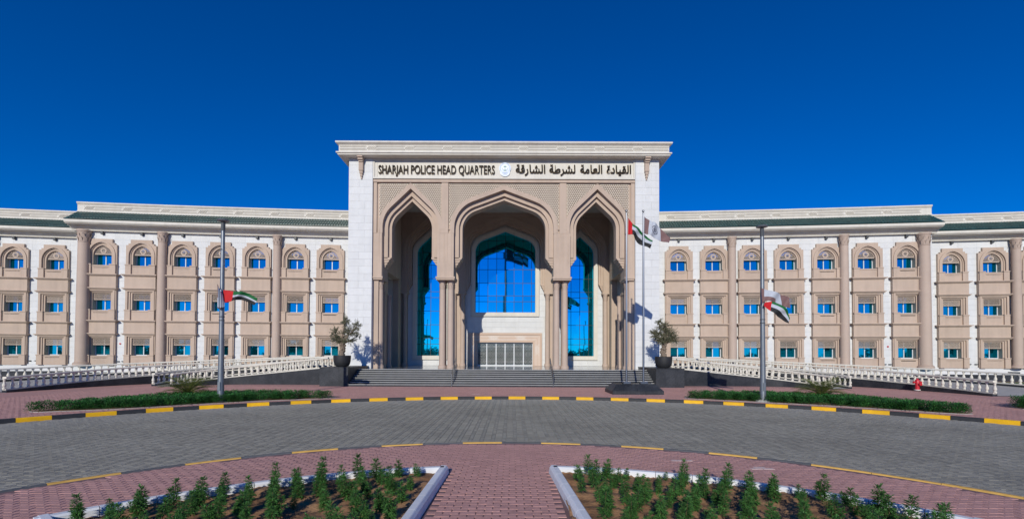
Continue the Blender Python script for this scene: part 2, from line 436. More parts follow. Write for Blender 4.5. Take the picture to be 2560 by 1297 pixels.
def paver_mesh(name, rects, z0, z1, ch=.0035, jit=.0012):
    n = len(rects); a = rects
    zt = z1+rng.uniform(-jit, jit, n)
    v = np.zeros((n, 8, 3))
    xs = np.stack([a[:,0], a[:,1], a[:,1], a[:,0]], 1); ys = np.stack([a[:,2], a[:,2], a[:,3], a[:,3]], 1)
    v[:, :4, 0] = xs; v[:, :4, 1] = ys; v[:, :4, 2] = z0
    sx = np.array([1, -1, -1, 1])*ch; sy = np.array([1, 1, -1, -1])*ch
    v[:, 4:, 0] = xs+sx; v[:, 4:, 1] = ys+sy; v[:, 4:, 2] = zt[:, None]+rng.uniform(-jit/2, jit/2, (n, 4))
    q = np.array([[4,5,6,7],[0,1,5,4],[1,2,6,5],[2,3,7,6],[3,0,4,7]])
    f = (np.arange(n)[:, None, None]*8+q[None]).reshape(-1)
    me = bpy.data.meshes.new(name); me.vertices.add(n*8); me.vertices.foreach_set('co', v.reshape(-1))
    me.loops.add(n*20); me.loops.foreach_set('vertex_index', f.astype(np.int32))
    me.polygons.add(n*5); me.polygons.foreach_set('loop_start', np.arange(n*5, dtype=np.int32)*4); me.polygons.foreach_set('loop_total', np.full(n*5, 4, np.int32))
    me.polygons.foreach_set('use_smooth', np.zeros(n*5, dtype=bool)); me.update(); me.validate(); return me
def pave(parent, test, box, kind, gap, z0, z1, mall, msingle, order, n_single=300):
    rects = paver_field(test, *box, kind, gap)
    key = np.array([order((r[0]+r[1])/2, (r[2]+r[3])/2) for r in rects])
    idx = np.argsort(key); near, rest = rects[idx[:n_single]], rects[idx[n_single:]]
    o = link('paver_field', paver_mesh('paver_field', rest, z0, z1), mall, parent); o['kind'] = 'stuff'
    cache = {}
    for r in near:
        w, d = round(r[1]-r[0], 4), round(r[3]-r[2], 4)
        if (w, d) not in cache:
            me = paver_mesh('paver', np.array([[-w/2, w/2, -d/2, d/2]]), z0, z1); me.materials.append(msingle); cache[(w, d)] = me
        p = bpy.data.objects.new('paver', cache[(w, d)]); COL.objects.link(p); p.parent = parent
        p.location = ((r[0]+r[1])/2, (r[2]+r[3])/2, random.uniform(-.003, .001)); p.rotation_euler = (0, 0, random.uniform(-.012, .012))
def near_in_view(x, y):
    v = (x/max(y, .1))
    return y+1000*(abs(v) > 1.08)+1000*(y < 6.4)
BLX, BRX = -1.24, .82              # path between the two beds
def t_island(x, y):
    if math.hypot(x-RC[0], y-RC[1]) > RIN-.24: return False
    if y < 4.2: return False
    inbed = math.hypot(x-BC[0], y-BC[1]) < RB+.10 and (x < BLX+.05 or x > BRX-.05) and abs(math.atan2(x-BC[0], y-BC[1])) < R(52.5)
    return not inbed
pave(island, t_island, (-10.0, 10.0, 4.2, 12.6), 'bond', .006, -.012, .0, PAVR, PAVRO, near_in_view)
def t_road(x, y):
    return math.hypot(x-RC[0], y-RC[1]) > RIN+.08 and math.hypot(x-OC[0], y-OC[1]) < ROUT-.02 and y > 5.0
pave(road, t_road, (-21.6, 21.6, 5.0, 25.8), 'col', .007, -.03, .0, PAVG, PAVGO, near_in_view)
def t_plaza(x, y):
    return math.hypot(x-OC[0], y-OC[1]) > ROUT+.26 and y > 14 and abs(x) < 26 and y < 33.4 and y < 33.4
pave(plaza, t_plaza, (-26, 26, 14, 33.5), 'bond', .006, -.012, .0, PAVR, PAVRO, lambda x, y: y+1000*(abs(x/y) > 1.05), 300)
mb = MB(); mb.add([(-75, 33.46, -.002), (75, 33.46, -.002), (75, 60, -.002), (-75, 60, -.002)], [(0, 1, 2, 3)])
mb.add([(-75, 10, -.002), (-25.95, 10, -.002), (-25.95, 33.46, -.002), (-75, 33.46, -.002)], [(0, 1, 2, 3)])
mb.add([(25.95, 10, -.002), (75, 10, -.002), (75, 33.46, -.002), (25.95, 33.46, -.002)], [(0, 1, 2, 3)])
PAVP = mat('pale replaced paver', (.66, .50, .46), .85, .08, 9., .2, 160)
for (cx_, cy_) in ((3.62, 10.35), (3.86, 10.35), (5.0, 9.62), (5.24, 9.62), (5.12, 9.735), (-2.2, 27.4), (-1.96, 27.4)):
    me = paver_mesh('paver', np.array([[-.115, .115, -.055, .055]]), -.01, .004); me.materials.append(PAVP)
    p = bpy.data.objects.new('paver', me); COL.objects.link(p); p.parent = island if cy_ < 15 else plaza; p.location = (cx_, cy_, .001)
PAVSH = mat('red paving far off', (.52, .285, .25), .85, .10, 7., .3, 60, dirt=.10)
mb.build('far_paving', PAVSH, plaza)

# kerbs: painted stones along arcs
def kerb_ring(name, c, r, wdt, z0, z1, seglen, mats, a0, a1, parent_kind='structure', start=0, inward=True, pick=None):
    root = bpy.data.objects.new(name, None); COL.objects.link(root); root['kind'] = 'structure'
    da = seglen/r; n = int((a1-a0)/da)
    proto = []
    for m in mats:
        mb = MB(); k = 4; gap = .004/r
        # local frame: centred on arc, angle measured from +Y clockwise
        vs = []; fs = []
        prof = [(r, z0), (r, z1-.03), (r+(.03 if inward else .03), z1), (r+wdt-.02, z1), (r+wdt, z1-.02), (r+wdt, z0)]
        for i in range(k+1):
            a = -da/2+gap+(da-2*gap)*i/k
            for q, z in prof: vs.append((q*math.sin(a), q*math.cos(a), z))
        P = len(prof)
        for i in range(k):
            for j in range(P-1): fs.append((i*P+j, i*P+j+1, (i+1)*P+j+1, (i+1)*P+j))
        fs.append(list(range(P))[::-1]); fs.append([k*P+j for j in range(P)])
        me = mb.add(vs, fs).mesh('kerb_stone'); me.materials.append(m)
        bm = bmesh.new(); bm.from_mesh(me); bmesh.ops.recalc_face_normals(bm, faces=bm.faces); bm.to_mesh(me); bm.free()
        proto.append(me)
    for i in range(n):
        a = a0+(i+.5)*da
        o = bpy.data.objects.new('kerb_stone', proto[pick(i, a) if pick else (i+start) % 2]); COL.objects.link(o); o.parent = root
        o.location = (c[0], c[1], random.uniform(-.004, .004)); o.rotation_euler = (0, 0, -a)
    return root
kerb_ring('road_kerb', OC, ROUT, .18, -.2, .02, .92, [YEL, BLK], -1.385, 1.43)
kerb_ring('island_kerb', RC, RIN-.12, .12, -.2, .015, 1.02, [YELO, GRYK], -1.344, 1.43, inward=False, pick=lambda i, a: 0 if R(38) < a < R(55) else (1 if a > R(33.5) else i % 2))

# ------------------------------------------------------------------ office wings
def Yw(p): return 44.53-.045*p-.00105*p*p
def slope(p): return .045+.0021*p
def wing_pt(side, p, set_back=0.):
    x = X0+side*p; y = Yw(p)+set_back
    return Vector((x, y, 0)), side*-1*math.atan(slope(p))   # rotation about z of the local frame (x to the right, -y outwards)

# shared bay meshes -------------------------------------------------
def rect(hw, z0, z1): return [(-hw, z0), (hw, z0), (hw, z1), (-hw, z1)]
def parch(off, zb):
    """pointed arch of the upper windows"""
    hw, zs, rad = .75+off, 11.0, .9+off
    c = -.15; pts = [(hw, zb)]
    amax = math.acos(.15/rad)
    for i in range(9):
        a = amax*i/8; pts.append((c+rad*math.cos(a), zs+rad*math.sin(a)))
    pts[-1] = (0., zs+math.sqrt(rad*rad-.15*.15))
    return pts+[(-x, z) for x, z in pts[:-1][::-1]]
def clipped_bar_lattice(mb, inside, x0, x1, z0, z1, pitch, wd, y0, y1): kagome(mb, inside, x0, x1, z0, z1, pitch, wd, y0, y1, step=.03)

ZB, ZT = 10.08, 11.88
mb = MB()
outer = [(-1.25, 9.30), (1.25, 9.30), (1.25, 11.93), (1.06, 11.93), (1.06, 12.08), (.88, 12.08), (.88, 12.42), (-.88, 12.42), (-.88, 12.08), (-1.06, 12.08), (-1.06, 11.93), (-1.25, 11.93)]
mb.plate(outer, [parch(.34, 10.1)], -.20, .10)
o1 = parch(.36, 10.18); mb.plate(o1, [parch(.22, 10.18)[::-1]] if False else [], -.20, -.19) if False else None
def ringplate(mb, po, pi, y0, y1):
    """band between two open arch paths (feet level)"""
    n = min(len(po), len(pi)); a, b = po[:n], pi[:n]
    vs = [(x, y0, z) for x, z in a]+[(x, y0, z) for x, z in b]+[(x, y1, z) for x, z in a]+[(x, y1, z) for x, z in b]
    fs = []
    for i in range(n-1):
        j = i+1
        fs += [(i, j, n+j, n+i), (2*n+i, 2*n+j, j, i), (n+i, n+j, 3*n+j, 3*n+i)]
    fs += [(0, n, 3*n, 2*n), (n-1, 3*n-1, 4*n-1, 2*n-1)]
    mb.add(vs, fs)
ringplate(mb, parch(.40, 10.18), parch(.24, 10.18), -.27, -.10)
ringplate(mb, parch(.345, 10.1), parch(.15, 10.1), -.13, .10)
ringplate(mb, parch(.16, 10.08), parch(0, 10.08), -.06, .48)
for sx in (-1, 1):
    a, b = sorted((sx*.76, sx*1.22)); mb.box(a, b, -.33, -.15, 9.30, 10.10); mb.box(a-.03, b+.03, -.37, -.15, 10.10, 10.19)
mb.box(-.76, .76, -.24, .45, 9.98, 10.08); mb.box(-.80, .80, -.16, .1, 9.30, 9.98)
mb.box(-.60, .60, -.20, -.10, 9.84, 9.90)
ME_UP = mb.mesh('window'); ME_UP.materials.append(BEIGE)
mb = MB()
ringr = lambda off: [(-.75-off, 6.10), (.75+off, 6.10), (.75+off, 7.62+off), (-.75-off, 7.62+off)]
mb.plate([(-1.25, 5.21), (1.25, 5.21), (1.25, 7.92), (-1.25, 7.92)], [[(-1.12, 6.1), (1.12, 6.1), (1.12, 7.88), (-1.12, 7.88)]], -.20, .05)
def rr(off, top): return [(.75+off, 6.08), (.75+off, top), (-.75-off, top), (-.75-off, 6.08)]
ringplate(mb, rr(.42, 7.90), rr(.28, 7.80), -.26, .05)
ringplate(mb, rr(.30, 7.82), rr(.14, 7.72), -.15, .05)
ringplate(mb, rr(.16, 7.74), rr(0, 7.64), -.07, .48)
for sx in (-1, 1):
    a, b = sorted((sx*.76, sx*1.22)); mb.box(a, b, -.33, -.15, 5.21, 6.08); mb.box(a-.03, b+.03, -.37, -.15, 6.08, 6.17)
mb.box(-.76, .76, -.24, .45, 6.0, 6.10); mb.box(-.80, .80, -.16, .1, 5.21, 6.0)
mb.box(-.60, .60, -.20, -.10, 5.86, 5.92)
ME_MID = mb.mesh('window'); ME_MID.materials.append(BEIGE)
mb = MB()   # window frame 1.5 x (z 6.1..7.64), relative to mid window
def frame_mesh(z0, z1):
    mb = MB(); mb.box(-.75, .75, .38, .46, z0, z0+.07); mb.box(-.75, .75, .38, .46, z1-.06, z1)
    mb.box(-.75, -.69, .38, .46, z0+.07, z1-.06); mb.box(.69, .75, .38, .46, z0+.07, z1-.06); mb.box(-.035, .035, .37, .46, z0+.07, z1-.06)
    me = mb.mesh('frame'); me.materials.append(FRAMEW); return me
ME_FR_MID = frame_mesh(6.10, 7.64); ME_FR_UP = frame_mesh(10.08, 11.50)
def pane_mesh(z0, z1):
    me = MB().box(-.325, .325, -.01, .01, z0-(z0+z1)/2, z1-(z0+z1)/2).mesh('pane'); me.materials.append(GLASSD); return me
ME_P_MID = pane_mesh(6.17, 7.58); ME_P_UP = pane_mesh(10.15, 11.44)
mb = MB(); L0, L1 = 7.03, 7.62
for a in ((-.74, .74, L0, L0+.07), (-.74, .74, L1-.06, L1), (-.74, -.68, L0+.07, L1-.06), (.68, .74, L0+.07, L1-.06)): mb.box(a[0], a[1], .0, .06, a[2], a[3])
kagome(mb, lambda p: True, -.69, .69, L0+.05, L1-.05, .105, .026, .01, .05, step=.02)
ME_LAT = mb.mesh('lattice_screen'); ME_LAT.materials.append(LATT)
mb = MB(); az = 11.10; pa = parch(-.02, 11.0)
ringplate(mb, parch(.0, az), parch(-.055, az), .0, .06); mb.box(-.74, .74, .0, .06, az-.04, az+.05)
inn = parch(-.03, az)
kagome(mb, lambda p: inpoly(p, inn) and math.hypot(p[0], p[1]-11.42) > .25, -.72, .72, az, 11.85, .105, .026, .01, .05, step=.02)
def ring2(mb, cx, cz, r1, r2, y0, y1, n=20):
    mb.plate([(cx+r2*math.cos(2*math.pi*i/n), cz+r2*math.sin(2*math.pi*i/n)) for i in range(n)], [[(cx+r1*math.cos(2*math.pi*i/n), cz+r1*math.sin(2*math.pi*i/n)) for i in range(n)]], y0, y1)
ring2(mb, 0, 11.42, .14, .26, -.01, .06)
for k in range(8): mb.bar((0+.05*math.cos(k*math.pi/4), 11.42+.05*math.sin(k*math.pi/4)), (.15*math.cos(k*math.pi/4), 11.42+.15*math.sin(k*math.pi/4)), .03, .0, .05)
ME_LATU = mb.mesh('lattice_screen'); ME_LATU.materials.append(LATT)
mb = MB(); mb.box(-1.46, 1.46, -.52, .0, .10, .18); mb.box(-1.38, 1.38, -.44, .0, .05, .10); mb.box(-1.33, 1.33, -.37, .0, .0, .05)
ME_LEDGE = mb.mesh('ledge'); ME_LEDGE.materials.append(BEIGE)
mb = MB(); mb.box(-1.40, 1.40, -.46, .0, .10, .17); mb.box(-1.35, 1.35, -.38, .0, .05, .10); mb.box(-1.31, 1.31, -.33, .0, .0, .05)
ME_LEDGE2 = mb.mesh('ledge'); ME_LEDGE2.materials.append(BEIGE)
ME_PANEL = MB().box(-1.28, 1.28, -.30, .02, .0, 1.02).mesh('spandrel_panel'); ME_PANEL.materials.append(BEIGE)
ME_WL = MB().box(-.10, .10, -.24, .0, 12.86, 13.06).box(-.07, .07, -.21, -.03, 12.82, 12.86).mesh('wall_light'); ME_WL.materials.append(DARKM)
mb = MB(); mb.add([(-.12, 0, 0), (.12, 0, 0), (.12, -.16, .03), (-.12, -.16, .03), (-.12, 0, .10), (.12, 0, .10), (.12, -.16, .06), (-.12, -.16, .06)], [(0,3,2,1),(4,5,6,7),(0,1,5,4),(1,2,6,5),(2,3,7,6),(3,0,4,7)])
ME_UL = mb.mesh('uplight'); ME_UL.materials.append(DARKM)
mb = MB(); mb.lathe([(.07, 0), (.085, .03), (.06, .06), (.02, .07)], 10); ME_BELL = mb.mesh('alarm_bell'); ME_BELL.materials.append(REDP)

def capital_mesh(r, h, name='capital', seg=16):
    """bell with two rows of leaves and a square abacus; z from 0 to h"""
    mb = MB()
    mb.lathe([(r*.98, 0), (r*1.08, .03*h), (r*1.08, .08*h), (r*.95, .10*h), (r*.96, .45*h), (r*1.05, .7*h), (r*1.22, .86*h), (r*1.25, .88*h)], seg)
    for row, (zb, hh, nn, rr_) in enumerate(((.10, .38, 8, 1.0), (.34, .40, 8, 1.02))):
        for i in range(nn):
            a = 2*math.pi*(i+.5*row)/nn
            ca, sa = math.cos(a), math.sin(a); wv = r*.30
            rows = [(rr_*r*.97, zb*h, wv), (rr_*r*1.08, (zb+hh*.5)*h, wv*1.05), (rr_*r*1.22, (zb+hh*.92)*h, wv*.75), (rr_*r*1.26, (zb+hh*.80)*h, wv*.35)]
            vs = []
            for q, z, w in rows:
                vs += [(ca*q-sa*w, sa*q+ca*w, z), (ca*q*1.06, sa*q*1.06, z), (ca*q+sa*w, sa*q-ca*w, z)]
            fs = []
            for k in range(3):
                for j in range(2): fs.append((k*3+j, k*3+j+1, (k+1)*3+j+1, (k+1)*3+j))
            mb.add(vs, fs)
    s = r*1.30
    mb.lathe([(s*.96, .86*h), (s, .89*h), (s, .97*h), (s*.96, h)], 20)
    return mb
def column(parent, r, z0, zc, zt, loc, rz=0., m=BEIGE2, cache={}):
    key = (r, z0, zc, zt)
    if key not in cache:
        prof = [(r, z0+.0)]
        for k in range(9):
            t = k/8; prof.append((r*(1-.13*t**1.6), z0+.30+(zc-z0-.30)*t))
        prof[0] = (r, z0+.25)
        a = MB().lathe(prof, 24).mesh('column')
        b = MB().lathe([(r*1.3, z0), (r*1.3, z0+.10), (r*1.26, z0+.13), (r*1.28, z0+.17), (r*1.2, z0+.2), (r*1.08, z0+.22), (r*1.1, z0+.26), (r*1.0, z0+.28)], 24).mesh('base')
        c = capital_mesh(r*.84, zt-zc).mesh('capital')
        for me in (a, b, c):
            me.materials.append(m); me.polygons.foreach_set('use_smooth', [True]*len(me.polygons)); me.set_sharp_from_angle(angle=R(35))
        cache[key] = (a, b, c)
    a, b, c = cache[key]
    o = bpy.data.objects.new('column', a); COL.objects.link(o); o.parent = parent; o.location = loc; o.rotation_euler = (0, 0, rz)
    q = bpy.data.objects.new('base', b); COL.objects.link(q); q.parent = o
    q = bpy.data.objects.new('capital', c); COL.objects.link(q); q.parent = o; q.location = (0, 0, zc)
    return o

def obj(name, me, parent, loc=(0, 0, 0), rz=0.):
    o = bpy.data.objects.new(name, me); COL.objects.link(o); o.parent = parent; o.location = loc; o.rotation_euler = (0, 0, rz); return o
ZSL = [1.27+.5325*k for k in range(21)]        # courses of the cladding

def make_wing(side, label, bays, cols, p0, p1, back, endcol):
    root = thing('office_wing', label, 'building', (X0+side*(p0+p1)/2, Yw((p0+p1)/2)+back, 0))
    inv = Vector(root.location)
    def place(p): 
        v, rz = wing_pt(side, p, back); return v-inv, rz
    def local(v): return (v.x-inv.x, v.y-inv.y)
    # windows, panels, ledges
    for p in bays:
        v, rz = place(p)
        for kind, dz in (('up', 0), ('mid', 0), ('mid', -4.0)):
            w = obj('window', ME_UP if kind == 'up' else ME_MID, root, (v.x, v.y, dz), rz)
            obj('frame', ME_FR_UP if kind == 'up' else ME_FR_MID, w)
            for sx in (-1, 1):
                z = 10.795 if kind == 'up' else 6.875
                q = obj('pane', ME_P_UP if kind == 'up' else ME_P_MID, w, (sx*.362, .425, z))
                q.rotation_euler = (random.uniform(-.012, .012), 0, random.uniform(-.014, .014))
            obj('lattice_screen', ME_LATU if kind == 'up' else ME_LAT, w, (0, .06, 0))
        for zz in (9.12, 5.04): obj('ledge', ME_LEDGE, root, (v.x, v.y, zz), rz)
        for zz in (7.92, 3.90): obj('ledge', ME_LEDGE2, root, (v.x, v.y, zz), rz)
        for zz in (8.09, 4.03): obj('spandrel_panel', ME_PANEL, root, (v.x, v.y, zz), rz)
        obj('wall_light', ME_WL, root, (v.x, v.y, 0), rz)
    # backing wall between the bays and above them
    edges = []
    ps = sorted(bays); xs = [p0]+[e for p in ps for e in (p-1.24, p+1.24)]+[p1]
    gaps = [(xs[i], xs[i+1]) for i in range(0, len(xs), 2)]
    mb = MB()
    def seg(pa, pb, z0, z1, out=-.035):
        va, vb = place(pa)[0], place(pb)[0]
        if side < 0: va, vb = vb, va
        d = (vb-va).normalized(); nrm = Vector((d.y, -d.x, 0))     # outwards
        q = [va+nrm*out, vb+nrm*out]; bk = [p-nrm*.6 for p in q]
        vs = [(q[0].x, q[0].y, z0), (q[1].x, q[1].y, z0), (q[1].x, q[1].y, z1), (q[0].x, q[0].y, z1), (bk[0].x, bk[0].y, z0), (bk[1].x, bk[1].y, z0), (bk[1].x, bk[1].y, z1), (bk[0].x, bk[0].y, z1)]
        mb.add(vs, [(0, 1, 2, 3), (4, 7, 6, 5), (0, 3, 7, 4), (1, 5, 6, 2), (3, 2, 6, 7), (0, 4, 5, 1)])
        return va, vb, nrm
    for a, b in gaps: seg(a, b, .0, 11.92)
    nseg = max(4, int((p1-p0)/2))
    for i in range(nseg): seg(p0+(p1-p0)*i/nseg, p0+(p1-p0)*(i+1)/nseg, 11.92, 14.9)
    mb.build('wall', WHITE, root)
    # cladding slabs
    def slab(a, b, z0, z1, cache):
        va, vb = place(a)[0], place(b)[0]
        if side < 0: va, vb = vb, va
        L = (vb-va).length; rz = math.atan2(vb.y-va.y, vb.x-va.x); h = z1-z0
        key = (round(L, 3), round(h, 3))
        if key not in cache:
            me = MB().box(-L/2+.003, L/2-.003, -.002, .04, .004, h-.004).mesh('stone_slab'); me.materials.append(WHITE); cache[key] = me
        c = (va+vb)/2
        o = obj('stone_slab', cache[key], root, (c.x, c.y, z0), rz)
        o.location += Vector((math.sin(rz), -math.cos(rz), 0))*random.uniform(-.002, .002)
    cache = {}
    for a, b in gaps:
        if abs(b-a) < .05: continue
        for k in range(20): slab(a, b, ZSL[k], ZSL[k+1], cache)
    ns = int((p1-p0)/1.55)
    for z0, z1 in ((11.92, 12.45), (12.45, 12.98), (12.98, 13.40)):
        for i in range(ns): slab(p0+(p1-p0)*i/ns, p0+(p1-p0)*(i+1)/ns, z0, z1, cache)
    # path for sweeps, left to right
    n = 14; path = [local(wing_pt(side, p0+(p1-p0)*i/n, back)[0]) for i in range(n+1)]
    if side < 0: path = path[::-1]
    MB().sweep(path, [(-.3, -.14), (.16, -.14), (.16, .62), (-.3, .62)]).build('granite_plinth', GRAN, root)
    MB().sweep(path, [(-.3, .62), (.13, .62), (.13, 1.22), (.10, 1.265), (-.3, 1.265)]).build('plinth', WHITE, root)
    epath = list(path)
    dE = Vector(path[-1])-Vector(path[-2]); dE.normalize(); d0 = Vector(path[1])-Vector(path[0]); d0.normalize()
    ov = .2
    if side > 0: epath[-1] = tuple(Vector(path[-1])+dE*ov)
    else: epath[0] = tuple(Vector(path[0])-d0*ov)
    cor = [(-.2, 13.10), (.30, 13.10), (.30, 13.17), (.36, 13.20), (.36, 13.26), (.52, 13.30), (.52, 13.36), (.60, 13.40), (.78, 13.42), (.78, 13.47), (1.04, 13.50), (1.04, 13.55), (1.14, 13.56), (1.14, 13.60), (1.2, 13.62), (1.2, 13.88), (1.05, 13.88), (-.2, 14.6)]
    MB().sweep(epath, cor).build('cornice', CREAM, root)
    par = [(-.5, 14.5), (.02, 14.5), (.02, 14.80), (.07, 14.80), (.07, 14.90), (.0, 14.93), (.0, 15.44), (.05, 15.48), (.05, 15.52), (.13, 15.56), (.13, 15.68), (-.5, 15.68)]
    pr = MB().sweep(path, par).build('parapet', CREAM, root)
    # interlace bands on the parapet
    mb2 = MB(); total = sum((Vector(path[i+1])-Vector(path[i])).length for i in range(n))
    def at(s):
        acc = 0
        for i in range(n):
            d = (Vector(path[i+1])-Vector(path[i])); l = d.length
            if s <= acc+l or i == n-1:
                d.normalize(); return Vector(path[i])+d*(s-acc), d
            acc += l
    def pbar(s0, z0, s1, z1, wd=.036):
        a, d = at(s0); b, _ = at(s1); nr = Vector((d.y, -d.x))
        t = Vector((s1-s0, z1-z0)).normalized(); px, pz = -t.y*wd/2, t.x*wd/2
        q = []
        for base, z, sg in ((a, z0, 1), (a, z0, -1), (b, z1, -1), (b, z1, 1)):
            pp = base+d*px*sg; q.append((pp, z+pz*sg))
        vs = [(pp.x+nr.x*.03, pp.y+nr.y*.03, z) for pp, z in q]+[(pp.x-nr.x*.01, pp.y-nr.y*.01, z) for pp, z in q]
        mb2.add(vs, [(0,1,2,3),(0,4,5,1),(1,5,6,2),(2,6,7,3),(3,7,4,0)])
    P = 3.15; s = .9 if side < 0 else P-.6
    zs = [15.02, 15.11, 15.25, 15.34]
    first = True
    k0 = s
    while s < total-1.1:
        for i in range(5):
            pbar(s-.36+i*.14, zs[0], s-.10+i*.14, zs[3]); pbar(s-.10+i*.14, zs[0], s-.36+i*.14, zs[3])
        nx = s+P
        e = min(nx-.50, total-.1)
        pbar(s+.48, zs[1], e, zs[1]); pbar(s+.48, zs[2], e, zs[2]); pbar(s+.34, zs[0], e+.14, zs[0]); pbar(s+.34, zs[3], e+.14, zs[3])
        s = nx
    mb2.build('relief_band', RELIEF, pr)
    # roof tiles: half-round rows down the slope, three courses each
    mb3 = MB(); pitch = .235; nrow = int(total/pitch)
    rows = [(-.02, 14.80), (.40, 14.50), (.82, 14.20), (1.26, 13.90)]
    for r in range(nrow):
        c, d = at((r+.5)*pitch+ (ov if False else 0)); nr = Vector((d.y, -d.x))
        for k in range(3):
            (o0, z0), (o1, z1) = rows[k], rows[k+1]; o1 += .03; z1 -= .02
            vs = []
            for (o_, z_, rad, lift) in ((o0, z0, .105, .0), (o1, z1, .118, .022)):
                for j in range(5):
                    a = math.pi*j/4; pp = c+d*(math.cos(a)*rad)+nr*o_
                    vs.append((pp.x, pp.y, z_+lift+math.sin(a)*rad*.8))
            fs = [(j, j+5, j+6, j+1) for j in range(4)]+[(5, 9, 8, 7, 6)]
            mb3.add(vs, fs)
    t = mb3.build('roof_tiles', TILE, root, smooth=True, recalc=False); t['kind'] = 'stuff'
    sl = MB().sweep(epath, [(-.1, 14.72), (1.24, 13.86), (1.24, 13.84), (-.1, 14.4)]).build('roof_deck', TILE, root)
    # columns
    for p in cols:
        v, rz = wing_pt(side, p, back); v = v-inv
        nr = Vector((math.sin(rz), -math.cos(rz), 0))
        column(root, .385, 1.26, 12.15, 13.12, (v.x+nr.x*.36, v.y+nr.y*.36, 0), rz)
    if endcol:
        v, rz = wing_pt(side, endcol, back); v = v-inv; nr = Vector((math.sin(rz), -math.cos(rz), 0))
        column(root, .49, 1.26, 12.0, 13.12, (v.x+nr.x*.30, v.y+nr.y*.30, 0), rz)
    # small uplights in pairs low in the gaps, alarm bells
    for gi, (a, b) in enumerate(gaps):
        if b-a < .4 or gi in (0, len(gaps)-1): continue
        for q in (a+.16, b-.16):
            if any(abs(q-c) < .75 for c in cols): continue
            v, rz = place(q); obj('uplight', ME_UL, root, (v.x, v.y, 1.52), rz)
    v, rz = place(gaps[-2][0]+.45 if side < 0 else gaps[-2][0]+.45)
    nr = Vector((math.sin(rz), -math.cos(rz), 0))
    o = obj('alarm_bell', ME_BELL, root, (v.x, v.y, 3.15), 0); o.rotation_euler = (R(90), 0, rz)
    if endcol:   # end wall returning to the recessed wing, roof slab
        v, rz = place(p1); 
        x0, x1 = sorted((v.x, v.x-side*.5)); MB().box(x0, x1, v.y+.3, v.y+4.2, 0, 14.9).build('end_wall', CREAM, root)
    rp = [(x, y+.4, 0) for x, y in path]; bk = [(x, y+9., 0) for x, y in path]
    vs = [(x, y, 14.85) for x, y, _ in rp]+[(x, y, 14.85) for x, y, _ in bk]
    MB().add(vs, [(i, i+1, n+1+i+1, n+1+i) for i in range(n)]).build('roof_slab', CREAM, root)
    return root
BAYS = [16.18, 19.34, 22.73, 25.87, 29.10, 32.50, 35.73]
make_wing(-1, 'long three-storey wing left of the entrance portal with seven window bays', BAYS, [20.85, 30.65], 12.9, 37.85, 0., 37.05)
make_wing(1, 'long three-storey wing right of the entrance portal with seven window bays', BAYS, [20.85, 30.45], 12.9, 37.85, 0., 37.0)
make_wing(-1, 'set-back end wing at the left edge of the photograph', [42.25, 45.6, 49.0], [47.3], 37.9, 52., 3.2, None)
make_wing(1, 'set-back end wing at the right edge of the photograph', [42.0, 45.35, 48.8], [47.05], 37.9, 52., 3.2, None)

# ------------------------------------------------------------------ entrance portal
FY = 38.3; PLAT = 1.165
portal = thing('entrance_portal', 'tall white and beige entrance portal with three pointed arches and a sign band', 'building', (X0, FY, 0))
def arch_c(off, zb=10.30): return arch_path(3.49, zb, 12.79, 1.67, 15.26, off)
def arch_s(off, zb=10.30, cx=7.73): return arch_path(1.68, zb, 12.86, 1.60, 15.15, off, cx)
# piers with stone slabs
slabm = {}
for sx in (-1, 1):
    a, b = sorted((sx*10.80, sx*12.76))
    pier = MB().box(a, b, .045, 1.5, 0, 18.5).build('pier', WHITE, portal)
    x0, x1 = sorted((sx*12.2, sx*12.755)); MB().box(x0, x1, 1.5, 11.4, 0, 18.5).build('side_wall', WHITE, portal)
    nz = 29; h = (18.42-PLAT)/nz
    for k in range(nz):
        cut = -.12 if k % 2 else .34
        for (u0, u1) in ((-.98, cut), (cut, .98)):
            key = (u0, u1)
            if key not in slabm:
                me = MB().box(u0+.003, u1-.003, 0, .05, .004, h-.004).mesh('stone_slab'); me.materials.append(WHITE); slabm[key] = me
            obj('stone_slab', slabm[key], pier, (sx*11.78, random.uniform(-.002, .002), PLAT+k*h))
    # hanging bracket under the cornice
    br = MB()
    bx = sx*11.7
    for (w, d, z0, z1) in ((.22, .62, 18.28, 18.42), (.20, .50, 18.12, 18.28), (.17, .38, 17.98, 18.12), (.17, .30, 17.30, 17.98), (.13, .24, 17.08, 17.30), (.09, .18, 16.86, 17.08), (.05, .11, 16.66, 16.86)):
        br.box(bx-w, bx+w, -d, .0, z0, z1)
    br.build('bracket', BEIGE, portal)
    br = MB(); br.box(*sorted((sx*12.76, sx*13.05)), .6, .9, 18.0, 18.41); br.build('bracket', BEIGE, portal)
